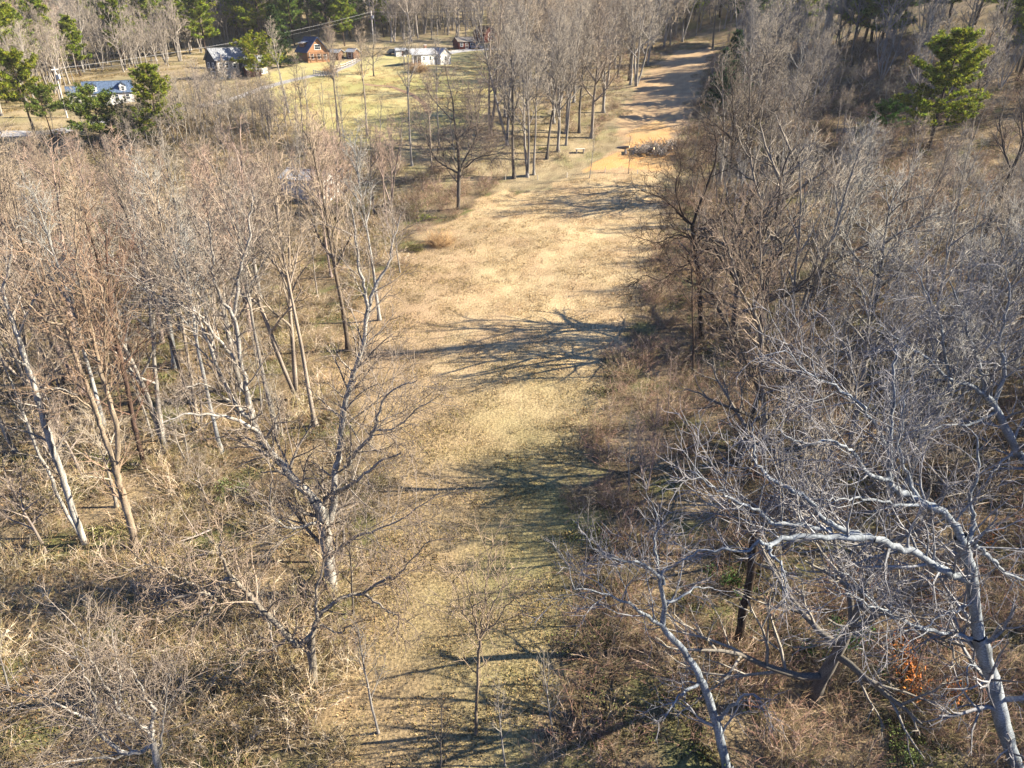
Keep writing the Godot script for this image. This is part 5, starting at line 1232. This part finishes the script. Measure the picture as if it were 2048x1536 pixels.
func evergreens() -> void:
	rng.seed = 61
	var green := Color(0.13, 0.21, 0.05)
	var big := pine(501, 18.0, 6.8, 0.2, 18, Color(0.155, 0.235, 0.055), 0.35, 0.45)
	var umbrella := pine(502, 14.0, 6.0, 0.42, 14, Color(0.155, 0.225, 0.05), 0.1, 0.4)
	var cone := pine(503, 11.0, 4.2, 0.04, 18, Color(0.055, 0.10, 0.04), 0.9, 0.32)
	var mid := pine(504, 16.0, 4.6, 0.25, 15, green, 0.45, 0.5)
	var broad := pine(505, 9.0, 6.0, 0.12, 12, Color(0.155, 0.225, 0.05), 0.2, 0.38)
	evergreen("pine_tree", big, Vector2(71.0, -125.8), 1.08, "big sunlit yellow-green pine standing out of the right woods", "", mats.gold_needles)
	evergreen("pine_tree", broad, Vector2(67.2, -134.7), 0.6, "small dark pine low at the left foot of the big sunlit pine", "", mats.blue_needles)
	evergreen("pine_tree", umbrella, Vector2(-91.0, -142.1), 0.95, "umbrella-crowned pine with bare trunk at the far left edge", "", mats.gold_needles)
	evergreen("pine_tree", umbrella, Vector2(-87.0, -140.9), 0.6, "smaller pine right beside the umbrella-crowned pine")
	evergreen("pine_tree", broad, Vector2(-76.6, -138.6), 1.15, "spreading pine in front of the blue-roofed house")
	evergreen("pine_tree", big, Vector2(-66.3, -140.3), 0.72, "upright bushy pine right of the blue-roofed house", "", mats.gold_needles)
	evergreen("pine_tree", broad, Vector2(-69.4, -139.1), 0.7, "low pine between the spreading and the upright pine")
	evergreen("cedar_tree", broad, Vector2(-62.0, -189.8), 1.05, "loose light green cedar hiding the right half of the dark blue house", "", mats.gold_needles)
	evergreen("cedar_tree", cone, Vector2(-61.6, -206.1), 1.25, "dense dark cone-shaped cedar left of the log house")
	var hill := [Vector2(-151.5, -239.1), Vector2(-142.8, -217.4), Vector2(-130.9, -255.4), Vector2(-130.8, -263.8), Vector2(-103.6, -255.9), Vector2(-95.6, -241.2), Vector2(-95.5, -258.5), Vector2(-87.3, -250.9), Vector2(-87.6, -264.9), Vector2(-79.4, -249.1), Vector2(-79.2, -261.8), Vector2(-73.1, -258.5), Vector2(-70.9, -266.8), Vector2(-59.3, -253.3), Vector2(-55.8, -264.6), Vector2(-52.2, -255.9), Vector2(-47.6, -271.2), Vector2(-156.8, -269.9), Vector2(-165.1, -272.8), Vector2(-150.5, -274.5), Vector2(-118.5, -271.8), Vector2(-68.0, -275.3), Vector2(-98.3, -275.5), Vector2(-100.7, -264.3), Vector2(-102.7, -243.5), Vector2(-91.4, -273.8), Vector2(-79.2, -271.6), Vector2(-67.0, -262.7), Vector2(-59.3, -267.3), Vector2(-50.1, -265.6), Vector2(-129.5, -273.8), Vector2(-127.1, -239.1), Vector2(-169.7, -266.1), Vector2(-147.6, -261.2), Vector2(-76.1, -276.6), Vector2(-85.6, -276.7), Vector2(-137.5, -227.7), Vector2(-113.7, -229.7), Vector2(-119.7, -261.5), Vector2(-112.4, -264.4), Vector2(-142.8, -266.9), Vector2(-64.4, -270.2), Vector2(-42.3, -270.6), Vector2(-89.6, -230.1), Vector2(-93.1, -266.7), Vector2(-103.8, -225.7), Vector2(-99.3, -231.3), Vector2(-110.1, -186.1), Vector2(-109.7, -174.0), Vector2(-107.7, -162.3), Vector2(-103.5, -207.6), Vector2(-68.1, -246.7), Vector2(-52.3, -246.0)]
	for p in hill: evergreen("pine_tree", mid if rng.randf() < 0.75 else big, p, rng.randf_range(1.0, 1.4), "green hillside pine " + beside(p), "pines behind the houses", [mats.needles, mats.gold_needles, mats.gold_needles][rng.randi() % 3])
	evergreen("pine_tree", mid, Vector2(-106.4, -190.7), 0.85, "olive yellow pine standing alone above the blue-roofed house", "", mats.gold_needles)
	evergreen("pine_tree", mid, Vector2(-42.0, -259.0), 0.9, "bright yellow-green pine right behind the middle utility pole", "", mats.gold_needles)
	var right := [Vector2(56.4, -256.9), Vector2(67.4, -232.6), Vector2(73.9, -207.5), Vector2(77.9, -175.1), Vector2(83.6, -183.3), Vector2(102.9, -168.0), Vector2(97.3, -148.4), Vector2(100.9, -159.8), Vector2(83.4, -211.2), Vector2(92.0, -188.0), Vector2(101.2, -184.1), Vector2(68.5, -263.3), Vector2(79.4, -187.5), Vector2(62.3, -264.1), Vector2(74.1, -232.5), Vector2(82.8, -224.8), Vector2(80.4, -170.4), Vector2(93.5, -179.1), Vector2(103.9, -178.6)]
	for p in [Vector2(42.0, -152.7), Vector2(46.5, -162.1)]: evergreen("cedar_tree", cone, p, 1.1, "dark cedar at the right side of the bare track, shading it", "cedars by the bare track", mats.blue_needles)
	for p in right: evergreen("pine_tree", mid, p, rng.randf_range(1.2, 1.6), "green pine in the right woods, " + beside(p), "pines at upper right", [mats.needles, mats.gold_needles, mats.blue_needles][rng.randi() % 3])
	evergreen("pine_tree", mid, Vector2(67.9, -205.6), 0.7, "thin yellow pine in the woods right of the bare track", "", mats.gold_needles)

func small_things() -> void:
	rng.seed = 71
	# cut brush pile: every log a thing
	var centre: Vector2 = Vector2(24.5, -134.1)
	var bark := paint(Color(0.34, 0.29, 0.25), 0.9, mats.mottle, 1.5)
	var cut := paint(Color(0.62, 0.47, 0.30), 0.9)
	for k in 16:
		var q := centre + Vector2(rng.randfn() * 1.9, rng.randfn() * 0.9)
		var up := maxf(0.25, 1.5 - 0.5 * absf(q.x - centre.x) - 0.4 * absf(q.y - centre.y)) * rng.randf_range(0.4, 1.0)
		var o := thing("cut_log", "cut log in the brush pile on the orange soil", "log", on(q, up), rng.randf() * TAU, "logs of the brush pile")
		o.rotation.z = rng.randfn() * 0.35
		var r := rng.randf_range(0.14, 0.3)
		var half := rng.randf_range(0.6, 1.6)
		var b := Shape.new()
		tube(b, PackedVector3Array([Vector3(-half, 0, 0), Vector3(0, 0.04, 0.03), Vector3(half, 0, 0)]), r, r * 0.85, 9, Color.WHITE, Color.WHITE)
		part("bark", b.done(bark), o)
		for s in [-1.0, 1.0]:
			var disc := CylinderMesh.new()
			disc.top_radius = r * 0.92
			disc.bottom_radius = r * 0.92
			disc.height = 0.04
			disc.radial_segments = 9
			var e := part("cut_end", disc, o, cut, Vector3(half * s, 0, 0))
			e.rotation.z = PI / 2
	var heap := bramble(801, 60, 3.0, 1.8, [Color(0.28, 0.25, 0.22), Color(0.46, 0.42, 0.38), Color(0.08, 0.07, 0.06)], 4, 0.035)
	var where := []
	for k in 5: where.append(Transform3D(Basis(Vector3.UP, rng.randf() * TAU), on(centre + Vector2(rng.randfn() * 2.3, rng.randfn() * 0.9), rng.randf() * 0.5)))
	stuff("brush", heap, where, [], self, "tangle of cut branches heaped over the logs on orange soil", "brush pile")
	# bench on the slope
	var bn := thing("bench", "grey bench standing on the slope left of the orange soil", "bench", on(Vector2(12.4, -134.5)), 0.2)
	part("seat", boxed(Vector3(1.8, 0.08, 0.75), Vector3(0, 0.74, 0), mats.weathered), bn)
	for s in [-1.0, 1.0]: part("leg", boxed(Vector3(0.12, 0.72, 0.6), Vector3(s * 0.65, 0.34, 0), mats.weathered), bn)
	# old fence posts along the top of the field
	var a: Vector2 = Vector2(-1.2, -124.1)
	var c: Vector2 = Vector2(21.6, -125.4)
	for k in 5:
		var p := a.lerp(c, k / 4.0) + Vector2(rng.randfn(), rng.randfn()) * 0.3
		var o := thing("fence_post", "old wooden fence post along the upper edge of the field", "fence post", on(p), rng.randf(), "fence posts above the field")
		o.rotation.z = rng.randfn() * 0.1
		part("post", boxed(Vector3(0.1, 0.95, 0.1), Vector3(0, 0.35, 0), mats.weathered), o)
	# bushes one can tell apart
	var tan_bush := bramble(811, 260, 4.5, 2.3, [Color(0.36, 0.25, 0.13), Color(0.28, 0.18, 0.10)], 8, 0.022)
	bush("round tan leafless bush in front of the white cottage", Vector2(-24.1, -198.9), tan_bush, 1.0)
	bush("brown bush at the bend of the split-rail fence", Vector2(-46.1, -195.0), tan_bush, 0.75)
	bush("brown rounded bush at the left edge of the upper field", Vector2(-10.2, -98.6), tan_bush, 0.8)
	bush("low olive bush just left of the brown rounded bush", Vector2(-13.2, -96.9), leafy(812, 2600, Vector3(4.5, 1.3, 3), 0.13, [Color(0.22, 0.19, 0.08), Color(0.15, 0.15, 0.05)]), 0.8)
	bush("bright green bush in the brambles left of the biggest tree", Vector2(-20.2, -41.9), leafy(813, 1500, Vector3(2.0, 1.7, 2.0), 0.11, [Color(0.16, 0.20, 0.07), Color(0.22, 0.26, 0.11)]), 1.0)
	bush("yellow-green bush on the creek bank left of the spreading tree", Vector2(-13.5, -108.7), leafy(814, 900, Vector3(2.6, 1.0, 2.0), 0.13, [Color(0.26, 0.30, 0.07)]), 1.0)
	bush("dark green leafy shrub in deep shade under the huge oak", Vector2(17.4, -26.5), leafy(815, 2200, Vector3(2.0, 2.4, 2.0), 0.12, [Color(0.06, 0.14, 0.035), Color(0.05, 0.10, 0.03)]), 1.0)
	bush("dark green bush beside the ivy-brown snag", Vector2(12.9, -31.8), leafy(816, 1200, Vector3(1.8, 1.6, 1.8), 0.12, [Color(0.07, 0.13, 0.035)]), 1.0)
	bush("mossy green bush on the shaded right edge of the lower field", Vector2(5.8, -35.9), leafy(817, 1500, Vector3(2.6, 1.0, 2.2), 0.11, [Color(0.15, 0.17, 0.05), Color(0.11, 0.12, 0.04)]), 1.0)
	bush("pale green bush at the foot of the two-stemmed grey tree", Vector2(-27.6, -37.9), leafy(818, 900, Vector3(2.2, 0.8, 2.0), 0.11, [Color(0.22, 0.22, 0.08)]), 1.0)
	bush("green bush behind the two-stemmed grey tree", Vector2(-32.4, -47.1), leafy(819, 1100, Vector3(2.4, 1.2, 2.0), 0.12, [Color(0.17, 0.19, 0.06)]), 1.0)
	bush("green bush at the foot of the tan slender tree", Vector2(-33.2, -60.4), leafy(820, 900, Vector3(2.2, 1.1, 2.0), 0.13, [Color(0.16, 0.18, 0.06)]), 1.0)
	bush("dark evergreen bush left of the bench trees on the bank", Vector2(5.6, -135.4), leafy(821, 900, Vector3(3, 1.0, 2.0), 0.14, [Color(0.2, 0.22, 0.07)]), 0.8)
	bush("green laurel bush at the bottom edge below the watery shade, right", Vector2(17.2, -20.4), leafy(822, 1300, Vector3(2.2, 1.2, 2.0), 0.11, [Color(0.15, 0.19, 0.06)]), 1.0)
	# young oaks that kept their orange leaves
	var orange := [Color(0.56, 0.21, 0.05), Color(0.44, 0.15, 0.045), Color(0.36, 0.16, 0.07)]
	young_oak("young oak with vivid orange dead leaves below the huge oak", Vector2(19.4, -24.2), leafy(831, 1300, Vector3(1.5, 2.4, 1.5), 0.11, orange), 1.35)
	young_oak("little tuft of orange leaves on a young oak at the right edge", Vector2(28.7, -33.4), leafy(832, 180, Vector3(1.0, 2.6, 1.0), 0.11, orange), 1.0)
	# dead wood
	for k in 6:
		var at: Vector2 = [Vector2(-21.7, -37.1), Vector2(-19.3, -35.4), Vector2(-23.4, -38.1), Vector2(-18.4, -31.2), Vector2(-11.6, -32.6), Vector2(10.4, -31.2)][k]
		var o := thing("fallen_branch", ["bleached fallen branch in the dead wood left of the biggest tree", "grey forked branch lying right of the bleached one", "pale dead branch left end of the dead wood tangle", "long bleached limb lying under the gnarled tree", "dark rotten branch at the biggest tree's foot", "pale fallen branch beneath the crooked elbowed tree"][k], "branch", on(at, 0.3), rng.randf() * TAU)
		var b := Shape.new()
		rng.seed = 850 + k
		branch(b, Vector3(-1.8, 0, 0), Vector3(1, 0.12, 0.1), 4.0, 0.11, 1, kind(Color(0.46, 0.43, 0.40), Color(0.40, 0.34, 0.3), {"fine": true, "thin": 0.014, "up": 0.0, "wob": 0.2}))
		part("wood", b.done(mats.wood if k != 4 else mats.dark_wood), o)

func bush(label: String, p: Vector2, m: Mesh, scale: float) -> void:
	var o := thing("bush", label, "bush", on(p), 0.0)
	part("foliage", m, o).set_meta("kind", "stuff")
	o.scale = Vector3.ONE * scale

func young_oak(label: String, p: Vector2, m: Mesh, scale: float) -> void:
	var o := thing("young_oak", label, "tree", on(p))
	var b := Shape.new()
	tube(b, PackedVector3Array([Vector3(0, -0.2, 0), Vector3(0.05, 1.2, 0), Vector3(0, 2.6, 0.05)]), 0.05, 0.015, 5, Color(0.2, 0.16, 0.13), Color(0.2, 0.16, 0.13))
	part("trunk", b.done(mats.plain), o)
	part("leaves", m, o).set_meta("kind", "stuff")
	o.scale = Vector3.ONE * scale

func low_growth() -> void:
	rng.seed = 95
	var straw := [Color(0.50, 0.38, 0.21), Color(0.43, 0.31, 0.165), Color(0.55, 0.43, 0.26), Color(0.33, 0.235, 0.125)]
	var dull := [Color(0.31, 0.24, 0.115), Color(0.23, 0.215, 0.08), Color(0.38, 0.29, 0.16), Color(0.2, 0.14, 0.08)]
	var brown := [Color(0.26, 0.17, 0.10), Color(0.36, 0.26, 0.16), Color(0.18, 0.12, 0.08), Color(0.30, 0.19, 0.10), Color(0.17, 0.17, 0.06)]
	var gold_patch := []
	var dull_patch := []
	var brown_patch := []
	for k in 3:
		gold_patch.append(patch(900 + k, 520, 2.4, 0.2, 0.05, straw))
		dull_patch.append(patch(910 + k, 520, 2.4, 0.26, 0.045, dull))
		brown_patch.append(patch(920 + k, 420, 2.4, 0.3, 0.04, brown))
	var upper := []
	var lower := []
	for t in spread("field", 1.7, 0.8, 0.7, 1.2):
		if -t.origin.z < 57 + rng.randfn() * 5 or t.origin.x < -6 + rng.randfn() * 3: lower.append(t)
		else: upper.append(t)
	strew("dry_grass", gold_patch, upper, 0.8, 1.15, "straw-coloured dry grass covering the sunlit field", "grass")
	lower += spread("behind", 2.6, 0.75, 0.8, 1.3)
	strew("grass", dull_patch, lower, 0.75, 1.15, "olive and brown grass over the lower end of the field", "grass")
	strew("meadow_grass", gold_patch, spread("meadow", 2.6, 0.8, 0.9, 1.3), 0.8, 1.1, "yellow-green grass of the meadow below the houses", "grass")
	var high := []
	for tr in spread("upper", 3.0, 0.6, 0.9, 1.5, "meadow"):
		if not inside(Vector2(tr.origin.x, tr.origin.z), "track") and not inside(Vector2(tr.origin.x, tr.origin.z), "soil") and not inside(Vector2(tr.origin.x, tr.origin.z), "lawn"): high.append(tr)
	strew("rough_grass", dull_patch, high, 0.7, 1.15, "rough tan grass on the slopes above the field", "grass")
	strew("undergrowth", brown_patch, spread("left_floor", 2.1, 0.75, 0.8, 1.6) + spread("right_floor", 2.4, 0.75, 0.8, 1.6), 0.4, 0.95, "brown litter and weeds on the woodland floor", "undergrowth")
	var thorn := []
	var rosy := []
	for k in 3:
		thorn.append(bramble(930 + k, 46, 2.6, 1.5, [Color(0.30, 0.235, 0.155), Color(0.21, 0.16, 0.11), Color(0.46, 0.41, 0.33), Color(0.24, 0.21, 0.11)], 7, 0.014))
		rosy.append(bramble(940 + k, 56, 2.4, 1.8, [Color(0.29, 0.19, 0.155), Color(0.17, 0.125, 0.09), Color(0.40, 0.33, 0.265), Color(0.2, 0.17, 0.1)], 8, 0.012))
	var green := []
	for k in 3: green.append(leafy(960 + k, 420, Vector3(1.9, 0.75, 1.9), 0.11, [Color(0.07, 0.10, 0.03), Color(0.11, 0.12, 0.045), Color(0.14, 0.12, 0.06)]))
	strew("ground_cover", green, spread("right_near", 2.4, 0.4, 0.6, 1.3) + spread("near_brush", 4.5, 0.3, 0.5, 1.1) + spread("left_floor", 6.5, 0.22, 0.6, 1.2, "field") + spread("right_floor", 6.0, 0.25, 0.6, 1.4, "edge"), 0.7, 1.3, "patches of dark green ground cover among the brush", "ground cover")
	strew("weeds", thorn, spread("field", 6.0, 0.14, 0.16, 0.34), 0.6, 0.9, "brown weed clumps dotted over the mown field", "weeds")
	var young := []
	for p in scatter("left_floor", 3.0, 90, false) + scatter("right_floor", 3.0, 130, false) + scatter("right_woods", 3.4, 90, false):
		if p.y > -34 or inside(p, "edge") or inside(p, "field"): continue
		young.append(Transform3D(Basis(Vector3.UP, rng.randf() * TAU).scaled(Vector3.ONE * rng.randf_range(0.28, 0.52)), on(p)))
	for p in scatter("slope_scrub", 2.6, 130, false):
		young.append(Transform3D(Basis(Vector3.UP, rng.randf() * TAU).scaled(Vector3.ONE * rng.randf_range(0.3, 0.5)), on(p)))
	var side := []
	for p in scatter("beyond_right", 4.5, 90, false):
		side.append(Transform3D(Basis(Vector3.UP, rng.randf() * TAU).scaled(Vector3.ONE * rng.randf_range(0.7, 1.0)), on(p)))
	strew("side_woods", far_protos, side, 0.8, 1.1, "leafless woods going on beyond the right edge", "woods")
	strew("understorey", far_protos, young, 0.75, 1.15, "mass of young leafless growth filling the woods under the tall trees", "undergrowth")
	strew("brambles", thorn, spread("left_floor", 2.4, 0.55, 0.7, 1.3, "field") + spread("near_brush", 1.7, 0.8, 0.8, 1.4) + spread("left_near", 2.2, 0.5, 0.8, 1.4) + spread("slope_scrub", 2.4, 0.7, 0.8, 1.2), 0.6, 1.2, "tangled tan brambles between the trees of the left woods", "brambles")
	strew("thicket", rosy, spread("edge", 2.0, 0.7, 0.6, 1.15) + spread("right_floor", 2.4, 0.6, 0.7, 1.4, "edge") + spread("bank", 2.0, 0.7, 0.8, 1.2) + spread("ridge", 3.2, 0.4, 0.7, 1.1) + spread("right_near", 2.0, 0.45, 0.7, 1.3), 0.6, 1.1, "reddish brown leafless thicket along the right edge of the field", "thicket")
